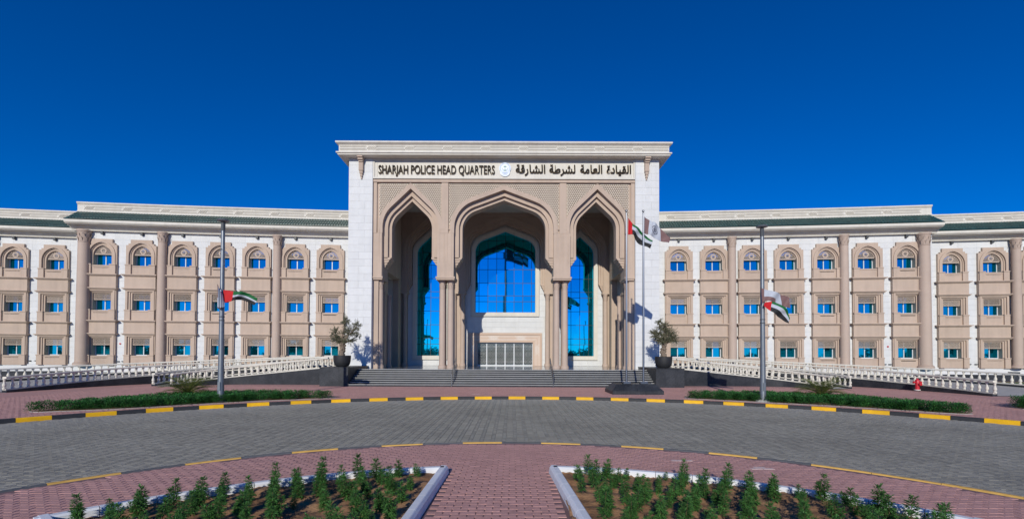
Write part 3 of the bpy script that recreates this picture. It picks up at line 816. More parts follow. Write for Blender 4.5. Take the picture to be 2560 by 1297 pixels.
# cornice round three sides
pth = [(-12.76, 11.4), (-12.76, 0.), (12.76, 0.), (12.76, 11.4)]
prof = [(-.3, 18.40), (.66, 18.40), (.70, 18.44), (.70, 18.50), (.80, 18.54), (.80, 18.64), (.68, 18.68), (.62, 18.74), (.62, 19.20), (.68, 19.26), (.72, 19.28), (.80, 19.33), (.84, 19.36), (.84, 19.47), (-.3, 19.47)]
cor = MB().sweep(pth, prof).build('cornice', CREAM, portal)
mb = MB(); zz = [18.83, 18.91, 19.05, 19.13]; P = 3.08; yf = -.62
xs = [-10.78+P*i for i in range(8)]
for i, x in enumerate(xs):
    for k in range(5):
        mb.bar((x-.38+k*.155, zz[0]), (x-.10+k*.155, zz[3]), .028, yf-.03, yf+.01); mb.bar((x-.10+k*.155, zz[0]), (x-.38+k*.155, zz[3]), .028, yf-.034, yf+.01)
    for a, b in (((x+.50, x+P-.40)) if i < 7 else (x+.50, 13.3),) if True else ():
        mb.bar((a, zz[1]), (b, zz[1]), .028, yf-.03, yf+.01); mb.bar((a, zz[2]), (b, zz[2]), .028, yf-.03, yf+.01)
        mb.bar((a-.1, zz[0]), (b+.1, zz[0]), .028, yf-.03, yf+.01); mb.bar((a-.1, zz[3]), (b+.1, zz[3]), .028, yf-.03, yf+.01)
for z in zz: mb.bar((-13.3, z), (-11.2, z), .028, yf-.03, yf+.01)
mb.build('relief_band', RELIEF, cor)
MB().add([(-12.9, -.2, 19.4), (12.9, -.2, 19.4), (12.9, 11.4, 19.4), (-12.9, 11.4, 19.4)], [(0, 1, 2, 3)]).build('roof_slab', CREAM, portal)
MB().box(-12.2, 12.2, 10.8, 11.3, 0, 18.5).build('rear_wall', CREAM, portal)
# sign band
sg = MB(); sg.box(-10.78, 10.78, .10, 1.4, 16.74, 18.46)
for a in ((-10.78, 10.78, 16.74, 16.86), (-10.78, 10.78, 18.26, 18.44), (-10.78, -10.66, 16.86, 18.26), (10.66, 10.78, 16.86, 18.26)): sg.box(a[0], a[1], .01, .12, a[2], a[3])
for a in ((-10.5, 10.5, 18.14, 18.19), (-10.5, -10.45, 16.95, 18.14), (10.45, 10.5, 16.95, 18.14)): sg.box(a[0], a[1], .07, .11, a[2], a[3])
sign = sg.build('sign_band', CREAM, portal)
def text_mesh(body, bold, ext):
    c = bpy.data.curves.new('sign_text', 'FONT'); c.body = body; c.size = 1.0; c.offset = bold; c.extrude = ext; c.resolution_u = 4
    o = bpy.data.objects.new('sign_text', c); COL.objects.link(o); bpy.context.view_layer.update()
    me = bpy.data.meshes.new_from_object(o.evaluated_get(bpy.context.evaluated_depsgraph_get()))
    bpy.data.objects.remove(o); bpy.data.curves.remove(c); return me
def islands(me):
    n = len(me.vertices); par = list(range(n))
    def fd(a):
        while par[a] != a: par[a] = par[par[a]]; a = par[a]
        return a
    co = [tuple(round(q, 4) for q in v.co[:2]) for v in me.vertices]; first = {}
    for i, k in enumerate(co):
        if k in first: par[fd(i)] = fd(first[k])
        else: first[k] = i
    for p in me.polygons:
        vv = list(p.vertices)
        for v in vv[1:]: par[fd(v)] = fd(vv[0])
    gr = {}
    for p in me.polygons: gr.setdefault(fd(p.vertices[0]), []).append(p)
    return list(gr.values())
def sign_text(body, x0, x1, zc, hh, name, bold, split=True):
    """lay text between x0 and x1 on the sign band; cap height hh"""
    me = text_mesh(body, bold, .05)
    xs = [v.co.x for v in me.vertices]; a, b = min(xs), max(xs)
    sx = (x1-x0)/(b-a); sz = hh
    groups = islands(me) if split else [list(me.polygons)]
    for gp in groups:
        mb = MB(); idx = {}
        for p in gp:
            f = []
            for vi in p.vertices:
                if vi not in idx:
                    v = me.vertices[vi].co; idx[vi] = len(mb.v); mb.v.append((x0+(v.x-a)*sx, .02-v.z*1.2, zc+v.y*sz))
                f.append(idx[vi])
            mb.f.append(f); mb.m.append(0 if abs(p.normal.z) > .5 else 1)
        mb.build(name, [LETTER, LETSIDE], sign)
sign_text('SHARJAH POLICE HEAD QUARTERS', -10.33, -.76, 17.14, 1.0, 'sign_letter', .010)
AR = 'القيادة العامة لشرطة الشارقة'
words = ['\u0627\ufedf\ufed8\ufef4\ufe8e\u062f\u0629', '\u0627\ufedf\ufecc\ufe8e\ufee3\ufe94', '\ufedf\ufeb8\ufeae\ufec3\ufe94', '\u0627\ufedf\ufeb8\ufe8e\u0631\ufed7\ufe94']
spans = [(8.44, 10.45), (6.26, 8.08), (3.72, 5.87), (.95, 3.39)]
for wd, (a, b) in zip(words, spans): sign_text(wd[::-1], a, b, 17.24, .92, 'sign_word', .018, split=False)
# emblem badge
def badge(parent, cx, cz, s, y):
    e = MB(); pts = []
    for i in range(28):
        a = math.pi*(-.18)+(math.pi*1.36)*i/27; pts.append((cx+s*.46*math.cos(a), cz+.09*s+s*.44*math.sin(a)))
    pts += [(cx-s*.38, cz-.24*s), (cx-s*.33, cz-.40*s), (cx-s*.17, cz-.52*s), (cx, cz-.55*s), (cx+s*.17, cz-.52*s), (cx+s*.33, cz-.40*s), (cx+s*.38, cz-.24*s)]
    e.plate(pts, [], y-.09, y+.1)
    o = e.build('emblem', EMBW, parent)
    q = MB(); ring2(q, cx, cz+.09*s, s*.33, s*.345, y-.096, y-.08, 28); ring2(q, cx, cz+.09*s, s*.42, s*.43, y-.096, y-.08, 28)
    for k in range(30):
        a = math.pi*(-.15)+math.pi*1.3*k/29
        if abs(k-14.5) > 1: q.bar((cx+s*.36*math.cos(a), cz+.09*s+s*.36*math.sin(a)), (cx+s*.405*math.cos(a), cz+.09*s+s*.405*math.sin(a)), s*.022, y-.098, y-.08)
    for k in (-1, 1): q.bar((cx+k*.12*s, cz-.14*s), (cx+k*.24*s, cz+.12*s), s*.03, y-.098, y-.08)
    q.bar((cx-.22*s, cz-.30*s), (cx+.22*s, cz-.30*s), s*.05, y-.098, y-.08); q.bar((cx-.16*s, cz-.40*s), (cx+.16*s, cz-.40*s), s*.03, y-.098, y-.08)
    q.build('emblem_ring', EMBB, o)
    q = MB(); q.bar((cx, cz-.12*s), (cx, cz+.22*s), s*.03, y-.10, y-.08)
    for k in range(7):
        a = R(20+k*23.3); q.bar((cx, cz+.2*s), (cx+.13*s*math.cos(a), cz+.2*s+.10*s*math.sin(a)-.03*s), s*.026, y-.10, y-.08)
    for k in (-1, 1): q.bar((cx-k*.10*s, cz-.16*s), (cx+k*.12*s, cz-.02*s), s*.025, y-.10, y-.08)
    q.build('emblem_palm', EMBG, o)
badge(sign, .08, 17.53, 1.06, .10)
# front arcade ----------------------------------------------------
A_OUT = .62
def screen_outline(zb, ztop, hx):
    c = arch_c(A_OUT, zb); r = arch_s(A_OUT, zb); l = [(x-2*7.73, z) for x, z in r]
    rr_ = [(min(max(x, 5.51), 10.04), z) if z < 12.6 else (x, z) for x, z in r]
    return [(-hx, ztop), (-hx, zb)] + l[::-1] + c[::-1] + r[::-1] + [(hx, zb), (hx, ztop)]
mb = MB(); mb.plate(screen_outline(8.70, 16.74, 10.80), [], .34, 1.9, back=True)
arcade = mb.build('arch_screen', BEIGE, portal)
mb = MB()
for cx, fn in ((0, arch_c), (7.73, arch_s), (-7.73, lambda o, z=10.3: arch_s(o, z, -7.73))):
    ringplate(mb, fn(.66, 10.3), fn(.26, 10.3), .62, 1.85)
    ringplate(mb, fn(.30, 10.32), fn(0, 10.32), .90, 1.80)
mb.build('arch_moulding', BEIGE, portal)
mb = MB()
for cx, fn in ((0, arch_c), (7.73, arch_s), (-7.73, lambda o, z=10.3: arch_s(o, z, -7.73))):
    ringplate(mb, fn(.97, 12.3), fn(.615, 12.3), .22, .40)
mb.build('arch_band', BEIGE, portal)
# pilaster strips with sunk panels
mb = MB()
for sx in (-1, 1):
    for (a, b) in ((4.60, 5.16), (10.50, 10.79)):
        x0, x1 = sorted((sx*a, sx*b)); mb.box(x0, x1, .20, .40, 12.3, 16.62)
    x0, x1 = sorted((sx*4.13, sx*5.49)); mb.box(x0, x1, .22, .40, 8.72, 12.31)
    for (a, b) in ((4.30, 4.34), (4.66, 4.70), (4.92, 4.96), (5.28, 5.32)):
        x0, x1 = sorted((sx*a, sx*b)); mb.box(x0, x1, .195, .24, 9.9, 12.62)
    for (a, b) in ((4.42, 4.66), (4.96, 5.20)):
        x0, x1 = sorted((sx*a, sx*b)); mb.box(x0, x1, .19, .24, 12.60, 12.65)
    x0, x1 = sorted((sx*10.06, sx*10.79)); mb.box(x0, x1, .22, .40, 8.72, 12.31)
    x0, x1 = sorted((sx*10.28, sx*10.32)); mb.box(x0, x1, .195, .24, 9.9, 12.6)
mb.box(-10.8, 10.8, .12, .5, 16.50, 16.735)
mb.build('pilaster', BEIGE, portal)
# pierced spandrel panels
def spandrel(poly, cx):
    o = MB(); o.plate(poly, [], .325, .40); s = o.build('spandrel', GRCP, portal)
    l = MB(); xs = [p[0] for p in poly]; zs = [p[1] for p in poly]
    kagome(l, lambda p: inpoly(p, poly), min(xs), max(xs), min(zs), max(zs), .15, .045, .30, .33, step=.05)
    q = l.build('lattice_screen', BEIGE, s); q['kind'] = 'stuff'
pc = arch_c(.96, 12.9); pc = [(x, z) for x, z in pc if abs(x) <= 4.46]
spandrel([(-4.56, 16.42), (-4.56, 13.0)] + [(-4.44, 13.0)] + pc[::-1][1:-1] + [(4.44, 13.0), (4.56, 13.0), (4.56, 16.42)], 0)
for sx in (-1, 1):      # either side of the point of the side arches
    half = [(x, z) for x, z in arch_s(.96, 12.9, 0.) if x >= 0]
    half = [(min(x, 2.55), z) for x, z in half if z > 13.3]
    (xa, za), (xb, zb) = half[-2], half[-1]
    f = (16.40-za)/(zb-za); half[-1] = (xa+(xb-xa)*f, 16.40)
    poly = [(2.55, 13.3)] + half + [(half[-1][0], 16.42), (2.55, 16.42)]
    for sy in (-1, 1): spandrel([(sy*x+sx*7.76, z) for x, z in poly], sx*7.76)
# corbels under the mouldings
def corbel(xa, dirx, y0, y1, z_top, run, n=4, hgt=.215):
    mb = MB()
    for k in range(n):
        x_in = xa+dirx*run*(k/n); xe = xa+dirx*(run+.03)
        zt, zb = z_top-hgt*k, z_top-hgt*(k+1)
        # quarter-round nosing
        pts = [(xe, zt), (x_in, zt)]
        for i in range(1, 5):
            a = math.pi/2*i/4; pts.append((x_in+dirx*(run/n)*1.5*(1-math.cos(a)), zt-hgt*math.sin(a)))
        pts.append((xe, zb))
        if dirx < 0: pts = pts[::-1]
        mb.plate(pts[::-1], [], y0+.05*k, y1-.02*k, back=True)
    return mb
for xa, d in ((3.49, 1), (-3.49, -1), (6.05, -1), (9.41, 1), (-6.05, 1), (-9.41, -1)):
    m1 = corbel(xa, d, .62, 1.84, 10.36, .60); m1.build('corbel', BEIGE, portal, recalc=True)
# ledges and columns
for sx in (-1, 1):
    for (a, b) in ((4.02, 5.60), (9.96, 10.79)):
        x0, x1 = sorted((sx*a, sx*b)); MB().box(x0, x1, .14, 1.98, 8.56, 8.71).box(x0+.04, x1-.04, .20, 1.92, 8.44, 8.56).build('impost', BEIGE, portal)
    for cx in (4.42, 5.12): column(portal, .265, PLAT, 7.72, 8.45, (sx*cx, .86, 0))
    for cx in (4.42, 5.12): column(portal, .265, PLAT, 7.72, 8.45, (sx*cx, 1.56, 0))
    column(portal, .265, PLAT, 7.72, 8.45, (sx*10.30, .80, 0))
    x0, x1 = sorted((sx*10.36, sx*10.80)); MB().box(x0, x1, .40, 1.9, 0, 8.5).build('jamb', BEIGE, portal)
# porch ceiling and inner wall -----------------------------------
CEIL = mat('porch ceiling paint', (.62, .58, .53), .8)
MB().box(-12.2, 12.2, 1.85, 10.3, 16.60, 16.8).build('ceiling', CEIL, portal)
MB().box(-12.2, 12.2, 8.75, 9.4, 16.25, 16.60).build('ceiling_beam', BEIGE, portal)
IC = lambda off, zb: arch_path(3.08, zb, 12.87, 1.30, 14.95, off)
IS = lambda off, zb, cx=7.67: arch_path(1.376, zb, 12.68, 1.10, 14.44, off, cx)
door_h = [(-2.83, 1.18), (2.83, 1.18), (2.83, 3.55), (-2.83, 3.55)]
mb = MB(); mb.plate([(-12.2, 1.0), (12.2, 1.0), (12.2, 16.6), (-12.2, 16.6)], [IC(0, 6.61), IS(0, 2.18), IS(0, 2.18, -7.67), door_h], 9.70, 10.1)
iw = mb.build('inner_wall', mat('white limestone wall', (.64, .635, .615), .75, .03, 2.5, .06, 60, dirt=.03), portal)
inm = {}
def inner_slabs(x0, x1, z0, z1, wl):
    nx = max(1, round((x1-x0)/wl)); nz = max(1, round((z1-z0)/.56)); w = (x1-x0)/nx; h = (z1-z0)/nz
    for i in range(nx):
        for k in range(nz):
            key = (round(w, 3), round(h, 3))
            if key not in inm:
                me = MB().box(-w/2+.005, w/2-.005, -.02, .02, .006, h-.006).mesh('stone_slab'); me.materials.append(WHITE); inm[key] = me
            obj('stone_slab', inm[key], iw, (x0+(i+.5)*w, 9.69+random.uniform(-.002, .002), z0+k*h))
inner_slabs(-4.0, 4.0, 4.56, 6.16, 1.33)
for sx in (-1, 1):
    for (a, b, z0, z1) in ((3.77, 4.10, 1.17, 4.56), (3.50, 4.10, 6.16, 9.7), (5.40, 5.90, 1.72, 9.7), (9.46, 9.95, 1.72, 9.7)):
        x0, x1 = sorted((sx*a, sx*b)); inner_slabs(x0, x1, z0, z1, 2.)
    x0, x1 = sorted((sx*5.40, sx*9.95)); inner_slabs(x0, x1, 1.17, 1.72, 1.5)
def glazing(name, path, x0, x1, z0, z1, vx, hz, cx):
    """moulded frame, black mullions and one pane per field, each a hair out of true"""
    wnd = MB().plate(path[0], [path[1]], 9.50, 9.72).build(name, CREAM, portal)
    inner = path[1]; m = MB()
    for v in vx:
        zt = max([z for z in np.linspace(z0, z1, 140) if inpoly((v, z), inner)] or [z0])
        m.box(v-.022, v+.022, 9.905, 9.93, z0, zt)
    for h in hz:
        xs = [x for x in np.linspace(x0, x1, 140) if inpoly((x, h), inner)]
        if xs: m.box(min(xs), max(xs), 9.908, 9.928, h-.022, h+.022)
    m.build('mullion', MULL, wnd)
    ex = [x0-.05]+list(vx)+[x1+.05]; ez = [z0-.05]+list(hz)+[z1+.1]
    for i in range(len(ex)-1):
        for k in range(len(ez)-1):
            w, h = ex[i+1]-ex[i], ez[k+1]-ez[k]
            if not any(inpoly((ex[i]+w*a, ez[k]+h*b), inner) for a in (.05, .5, .95) for b in (.05, .5, .95)): continue
            me = MB().box(-w/2, w/2, -.01, .01, -h/2, h/2).mesh('pane'); me.materials.append(GLASS)
            o = obj('pane', me, wnd, (ex[i]+w/2, 9.935+random.uniform(0, .004), ez[k]+h/2)); o.rotation_euler = (random.uniform(-.0015, .0015), 0, random.uniform(-.0015, .0015))
    return wnd
def frame_paths(fn, zb, cx=None):
    a = fn(.385, zb-.40) if cx is None else fn(.385, zb-.40, cx); b = fn(0, zb) if cx is None else fn(0, zb, cx)
    return a, b
glazing('arched_window', frame_paths(IC, 6.61), -3.08, 3.08, 6.61, 14.89, [-2.70+.9*i for i in range(7)], [7.75, 8.35, 9.65, 11.05, 12.2, 12.85, 14.0], 0)
for sx in (-1, 1):
    glazing('arched_window', frame_paths(IS, 2.18, sx*7.67), sx*7.67-1.376, sx*7.67+1.376, 2.18, 14.44, [sx*7.67-.90, sx*7.67, sx*7.67+.90], [3.35, 3.95, 5.35, 6.75, 8.15, 8.75, 10.1, 11.5, 12.8], sx*7.67)
# beige inner arches
JC = lambda off, zb=9.45: arch_path(3.58, zb, 13.10, 1.60, 15.60, off)
JS = lambda off, zb=9.45, cx=7.67: arch_path(1.835, zb, 12.89, 1.50, 15.25, off, cx)
c = JC(.42, 8.6); r = JS(.40, 8.6); l = [(x-2*7.67, z) for x, z in r]
mb = MB(); mb.plate([(-11.1, 16.4), (-11.1, 8.6)]+l[::-1]+c[::-1]+r[::-1]+[(11.1, 8.6), (11.1, 16.4)], [], 8.95, 9.66, back=True)
for fn in (JC, JS, lambda o, z=9.45: JS(o, z, -7.67)):
    ringplate(mb, fn(.46, 9.40), fn(.2, 9.40), 9.12, 9.66); ringplate(mb, fn(.24, 9.42), fn(0, 9.42), 9.30, 9.68)
    ringplate(mb, fn(.84, 11.0), fn(.70, 11.0), 8.88, 9.0)
mb.build('inner_arch_screen', BEIGE, portal)
for xa, d in ((3.58, 1), (-3.58, -1), (5.835, -1), (9.505, 1), (-5.835, 1), (-9.505, -1)):
    corbel(xa, d, 9.10, 9.66, 9.45, .42, 4, .2).build('corbel', BEIGE, portal, recalc=True)
for sx in (-1, 1):
    for (a, b) in ((3.95, 5.50), (9.82, 10.66)):
        x0, x1 = sorted((sx*a, sx*b)); MB().box(x0, x1, 8.86, 9.66, 8.42, 8.62).build('impost', BEIGE, portal)
    for (a, b) in ((4.20, 5.28), (9.98, 10.60)):
        x0, x1 = sorted((sx*a, sx*b)); MB().box(x0, x1, 9.25, 9.68, PLAT, 8.42).build('jamb', BEIGE, portal)
    for cx in (4.29, 5.16, 10.14): column(portal, .245, PLAT, 7.74, 8.42, (sx*cx, 9.12, 0))
    # side bays of the porch: pilasters and a lintel over the drive
    x0, x1 = sorted((sx*10.45, sx*11.0)); MB().box(x0, x1, 7.6, 8.6, PLAT, 16.6).build('side_pilaster', BEIGE, portal)
    x0, x1 = sorted((sx*10.30, sx*11.0)); MB().box(x0, x1, 2.1, 3.0, PLAT, 7.5).box(x0-.05, x1+.05, 2.05, 3.05, 7.5, 7.7).box(x0, x1, 2.0, 7.62, 9.6, 16.6).box(x0, x1, 2.0, 3.1, 7.7, 9.6).build('side_pilaster', BEIGE, portal)
    x0, x1 = sorted((sx*11.0, sx*12.25)); MB().box(x0, x1, 1.5, 9.7, 9.6, 16.6).build('side_wall', CREAM, portal)
    x0, x1 = sorted((sx*11.0, sx*12.25)); MB().box(x0, x1, 7.7, 9.7, PLAT, 9.6).build('side_wall', CREAM, portal)
    column(portal, .2, PLAT, 6.95, 7.5, (sx*10.2, 3.2, 0))
# doorway -----------------------------------------------------------
mb = MB()
q = [(-3.74, 1.17), (-2.83, 1.17), (-2.83, 3.55), (2.83, 3.55), (2.83, 1.17), (3.74, 1.17), (3.74, 4.50), (-3.74, 4.50)]
mb.plate(q, [], 9.52, 10.1)
q = [(-3.754, 1.168), (-3.58, 1.168), (-3.58, 4.32), (3.58, 4.32), (3.58, 1.168), (3.754, 1.168), (3.754, 4.512), (-3.754, 4.512)]
mb.plate(q, [], 9.44, 9.72)
q = [(-3.0, 1.169), (-2.832, 1.169), (-2.832, 3.552), (2.832, 3.552), (2.832, 1.169), (3.0, 1.169), (3.0, 3.72), (-3.0, 3.72)]
mb.plate(q, [], 9.47, 9.60)
surround = mb.build('door_surround', BEIGED, portal)
mb = MB(); y0, y1 = 9.505, 9.53; wl = .024
for k, d in enumerate((.0, .12, .31, .43)):
    xo, zo = 3.49-d, 4.22-d
    for sx in (-1, 1):
        mb.bar((sx*xo, 1.2), (sx*xo, zo), wl, y0, y1)
    mb.bar((-xo, zo), (xo, zo), wl, y0, y1)
for cx in (-1.66, 1.12):
    for k in range(5):
        mb.bar((cx+k*.18-.1, 3.79), (cx+k*.18+.33, 4.22), wl, y0-.004, y1); mb.bar((cx+k*.18+.33, 3.79), (cx+k*.18-.1, 4.22), wl, y0-.006, y1)
for sx in (-1, 1):
    for k in range(4):
        z = 2.25+k*.23; mb.bar((sx*3.06, z), (sx*3.49, z+.43), wl, y0-.004, y1); mb.bar((sx*3.49, z), (sx*3.06, z+.43), wl, y0-.006, y1)
mb.build('inlay_line', LINEW, surround)
xs = [-2.83, -1.88, -.92, 0., .92, 1.88, 2.83]
for i in range(6):
    a, b = xs[i], xs[i+1]; w = b-a
    d = MB()
    for t in ((0, w, 1.18, 1.26), (0, w, 3.46, 3.55), (0, .06, 1.26, 3.46), (w-.06, w, 1.26, 3.46)): d.box(a+t[0]+.004, a+t[1]-.004, 9.80, 9.88, t[2], t[3])
    leaf = d.build('door_leaf', FRAMEW, portal)
    me = MB().box(a+.05, b-.05, 9.90, 9.92, 1.25, 3.48).mesh('pane'); me.materials.append(DOORGL); obj('pane', me, leaf)
    l = MB(); kagome(l, lambda p: True, a+.05, b-.05, 1.25, 3.48, .15, .022, 9.83, 9.86, step=.05)
    for r_i in range(3):
        for c_i in range(2): ring2(l, a+w*(.27+.46*c_i), 1.62+r_i*.74, .075, .10, 9.825, 9.86, 8)
    l.build('lattice_screen', LATD, leaf)
    if i in (2, 3):
        hx = -.12 if i == 2 else .12; MB().tube([(hx, 9.74, 1.9), (hx, 9.74, 2.5)], .018).build('handle', STEEL, leaf)

# ------------------------------------------------------------------ stairs, platform, granite blocks
stairs = thing('entrance_stairs', 'wide dark granite stairs with white nosings below the portal', 'stairs', (X0, 33.6, 0))
RISE, TREAD = PLAT/8, .31
for k in range(8):
    y = k*TREAD
    me = MB().box(-11.0, 11.0, y, y+TREAD+.02 if k < 7 else y+2.6, k*RISE-(.05 if k == 0 else 0), (k+1)*RISE-.03).mesh('step'); me.materials.append(GRAN)
    st = obj('step', me, stairs)
    me = MB().box(-11.0, 11.0, y-.006, y+.045, (k+1)*RISE-.022, (k+1)*RISE).mesh('nosing'); me.materials.append(NOSE); obj('nosing', me, st)
    me = MB().box(-11.0, 11.0, y+.045, y+(TREAD-.012 if k < 7 else .4), (k+1)*RISE-.03, (k+1)*RISE-.004).mesh('tread'); me.materials.append(GRAN if k < 7 else FLOORG); obj('tread', me, st)
fl = struct(MB().box(X0-12.7, X0+12.7, 33.6+7*TREAD+.4, 48.2, .2, PLAT-.002).build('porch_floor', FLOORG))
def block(sx, label):
    t = thing('granite_block', label, 'granite block', (X0+sx*12.03, 33.55, 0))
    for k in range(3):
        a = -1.02+k*.68; me = MB().box(a+.002, a+.678, 0, .05, -.02, 1.31).mesh('granite_panel'); me.materials.append(GRAN); obj('granite_panel', me, t)
    MB().box(-1.02, 1.02, .05, 4.7, -.02, 1.31).build('core', GRAN, t)
    MB().box(-1.04, 1.04, -.02, 4.72, 1.31, 1.365).build('coping', GRAN, t)
block(-1, 'dark granite block left of the stairs carrying a potted olive tree')
block(1, 'dark granite block right of the stairs carrying a potted olive tree')
def handrail(x, label):
    t = thing('handrail', label, 'handrail', (x, 33.55, 0))
    y1 = 7*TREAD+.45
    rail = [(0, -.05, .02), (0, -.05, .92), (0, y1, .92+PLAT-.1), (0, y1, PLAT)]
    MB().tube([(0, -.05, 0), (0, -.05, .92)], .024).build('post', STEEL, t); MB().tube([(0, y1, PLAT), (0, y1, .88+PLAT)], .024).build('post', STEEL, t)
    ym = y1/2; MB().tube([(0, ym, PLAT/2-.1), (0, ym, .9+PLAT/2)], .022).build('post', STEEL, t)
    for h in (.92, .70, .48, .28): MB().tube([(0, -.05, h), (0, y1, h+PLAT-.04)], .024 if h > .9 else .014).build('rail', STEEL, t)
    for y in (.0,): pass
handrail(X0-3.60, 'steel handrail down the left third of the entrance stairs')
handrail(X0+3.66, 'steel handrail down the right third of the entrance stairs')

# ------------------------------------------------------------------ curved ramps with balustrades
def smooth(pts, n=10):
    pts = [Vector(p) for p in pts]; out = []
    for i in range(len(pts)-1):
        p0, p1, p2, p3 = pts[max(i-1, 0)], pts[i], pts[i+1], pts[min(i+2, len(pts)-1)]
        for k in range(n):
            t = k/n; out.append(.5*((2*p1)+(p2-p0)*t+(2*p0-5*p1+4*p2-p3)*t*t+(3*p1-p0-3*p2+p3)*t**3))
    out.append(pts[-1]); return out
def resample(pl, step):
    acc = [0]
    for a, b in zip(pl, pl[1:]): acc.append(acc[-1]+(b-a).length)
    n = max(2, int(acc[-1]/step)); res = []; j = 0
    for i in range(n+1):
        s = acc[-1]*i/n
        while j < len(pl)-2 and acc[j+1] < s: j += 1
        t = (s-acc[j])/max(1e-9, acc[j+1]-acc[j]); res.append((pl[j].lerp(pl[j+1], t), s))
    return res, acc[-1]
bal_prof = [(r*1.2, z) for r, z in [(.075, 0), (.075, .07), (.05, .085), (.045, .10), (.062, .13), (.078, .18), (.080, .22), (.068, .28), (.046, .36), (.038, .42), (.040, .45), (.055, .47), (.055, .485), (.042, .50), (.048, .53), (.070, .545), (.070, .60)]]
mb = MB().lathe(bal_prof, 10); ME_BAL = mb.mesh('baluster'); ME_BAL.materials.append(STONEB); ME_BAL.polygons.foreach_set('use_smooth', [True]*len(ME_BAL.polygons)); ME_BAL.set_sharp_from_angle(angle=R(40))
def balustrade(side, pts, zfun, label, group=None):
    """pts run from the foot of the ramp up to the portal, in (distance from axis, y)"""
    pl = smooth([(X0+side*p, y) for p, y in pts])
    rs, L = resample(pl, .25)
    path = [(v.x, v.y, zfun(s)) for v, s in rs]
    t = thing('balustrade', label, 'balustrade', (path[0][0], path[0][1], 0), 0, group)
    o = Vector(path[0]); lp = [(x-o.x, y-o.y, z) for x, y, z in path]
    # dark granite kerb wall, reaching down to the ground
    vs = []; fs = []
    n = len(lp)
    for i in range(n):
        a = Vector(lp[max(i-1, 0)][:2]); b = Vector(lp[min(i+1, n-1)][:2]); d = (b-a).normalized(); nr = Vector((d.y, -d.x))
        x, y, z = lp[i]
        for q, zz in ((.15, -.05), (.15, z+.12), (-.15, z+.12), (-.15, -.05)): vs.append((x+nr.x*q, y+nr.y*q, zz))
    for i in range(n-1):
        for k in range(4): fs.append((i*4+k, (i+1)*4+k, (i+1)*4+(k+1)%4, i*4+(k+1)%4))
    fs.append((0, 1, 2, 3)); fs.append(((n-1)*4+3, (n-1)*4+2, (n-1)*4+1, (n-1)*4))
    MB().add(vs, fs).build('granite_kerb', GRAN, t, recalc=True)
    MB().sweep(lp, [(-.11, .122), (.11, .122), (.11, .19), (-.11, .19)], closed_prof=True).build('base_rail', STONEB, t, recalc=True)
    MB().sweep(lp, [(-.10, .79), (.10, .79), (.125, .81), (.125, .87), (.09, .90), (-.09, .90), (-.125, .87), (-.125, .81)], closed_prof=True).build('hand_rail', STONEB, t, recalc=True)
    bs, _ = resample(pl, .43)
    for v, s in bs[:-1] if len(bs) > 2 else bs:
        b = obj('baluster', ME_BAL, t, (v.x-o.x, v.y-o.y, zfun(min(s+.1, L))+.19))
    return pl, L
def ramp(name, side, inner, outer, zfun_i, label):
    a, La = resample(smooth([(X0+side*p, y) for p, y in inner]), .5); n = len(a)
    pl = smooth([(X0+side*p, y) for p, y in outer]); Lb = sum((q-p).length for p, q in zip(pl, pl[1:])); b, _ = resample(pl, Lb/(n-1)*.9999)
    b = b[:n]; n = min(n, len(b)); o = a[0][0]
    vs = []
    for i in range(n):
        z = zfun_i(a[i][1])+.004
        vs += [(a[i][0].x-o.x, a[i][0].y-o.y, z), (b[i][0].x-o.x, b[i][0].y-o.y, z)]
    ob = MB().add(vs, [(2*i, 2*i+1, 2*i+3, 2*i+2) for i in range(n-1)]).build(name, CONC, recalc=True)
    ob.location = (o.x, o.y, 0); struct(ob)
for side, word in ((-1, 'left'), (1, 'right')):
    F1 = [(22.7, 32.3), (22.2, 33.6), (20.9, 34.9), (19.0, 35.4), (16.5, 35.4), (13.1, 35.3)]
    F2 = [(24.5, 33.0), (24.1, 35.0), (22.9, 36.7), (20.8, 37.8), (18.5, 38.1), (12.9, 38.1)]
    G1 = [(28.7, 27.2), (28.5, 29.8), (27.9, 32.6), (26.7, 35.4), (24.8, 37.6), (22.0, 39.0), (19.0, 39.4), (12.95, 39.4)]
    G2 = [(36.2, 26.5), (35.9, 30.0), (34.9, 33.4), (33.0, 36.6), (30.2, 39.2), (26.6, 40.8), (23.0, 41.5), (19.0, 41.9), (12.95, 42.1)]
    zF = lambda s, L=11.2: min(PLAT, max(.02, PLAT*s/L))
    zF2 = lambda s, L=14.: min(PLAT, max(.02, PLAT*s/L))
    zG = lambda s: min(PLAT, max(.02, PLAT*s/21.))
    zG2 = lambda s: min(PLAT, max(.02, PLAT*s/27.))
    balustrade(side, F1, zF, f'front stone balustrade of the narrow curved ramp on the {word}, meeting the granite block')
    balustrade(side, F2, zF2, f'rear stone balustrade of the narrow curved ramp on the {word}')
    balustrade(side, G1, zG, f'front stone balustrade of the wide drive ramp on the {word}')
    balustrade(side, G2, zG2, f'rear stone balustrade of the wide drive ramp on the {word}, nearest the wing')
    ramp('narrow_ramp', side, F1, F2, zF, '')
    ramp('drive_ramp', side, G1, G2, zG, '')
# grass beside the drive ramps
for side in (-1, 1):
    pts = [(37., 26.5), (36.8, 31), (35.6, 34.5), (33.8, 37.5), (31.5, 39.6), (33, 40.2), (37.5, 42.5), (52, 42.), (52, 26.5)]
    o = MB().add([(X0+side*p, y, .02) for p, y in pts], [list(range(len(pts))) if side > 0 else list(range(len(pts)))[::-1]]).build('lawn', GRASS); struct(o)

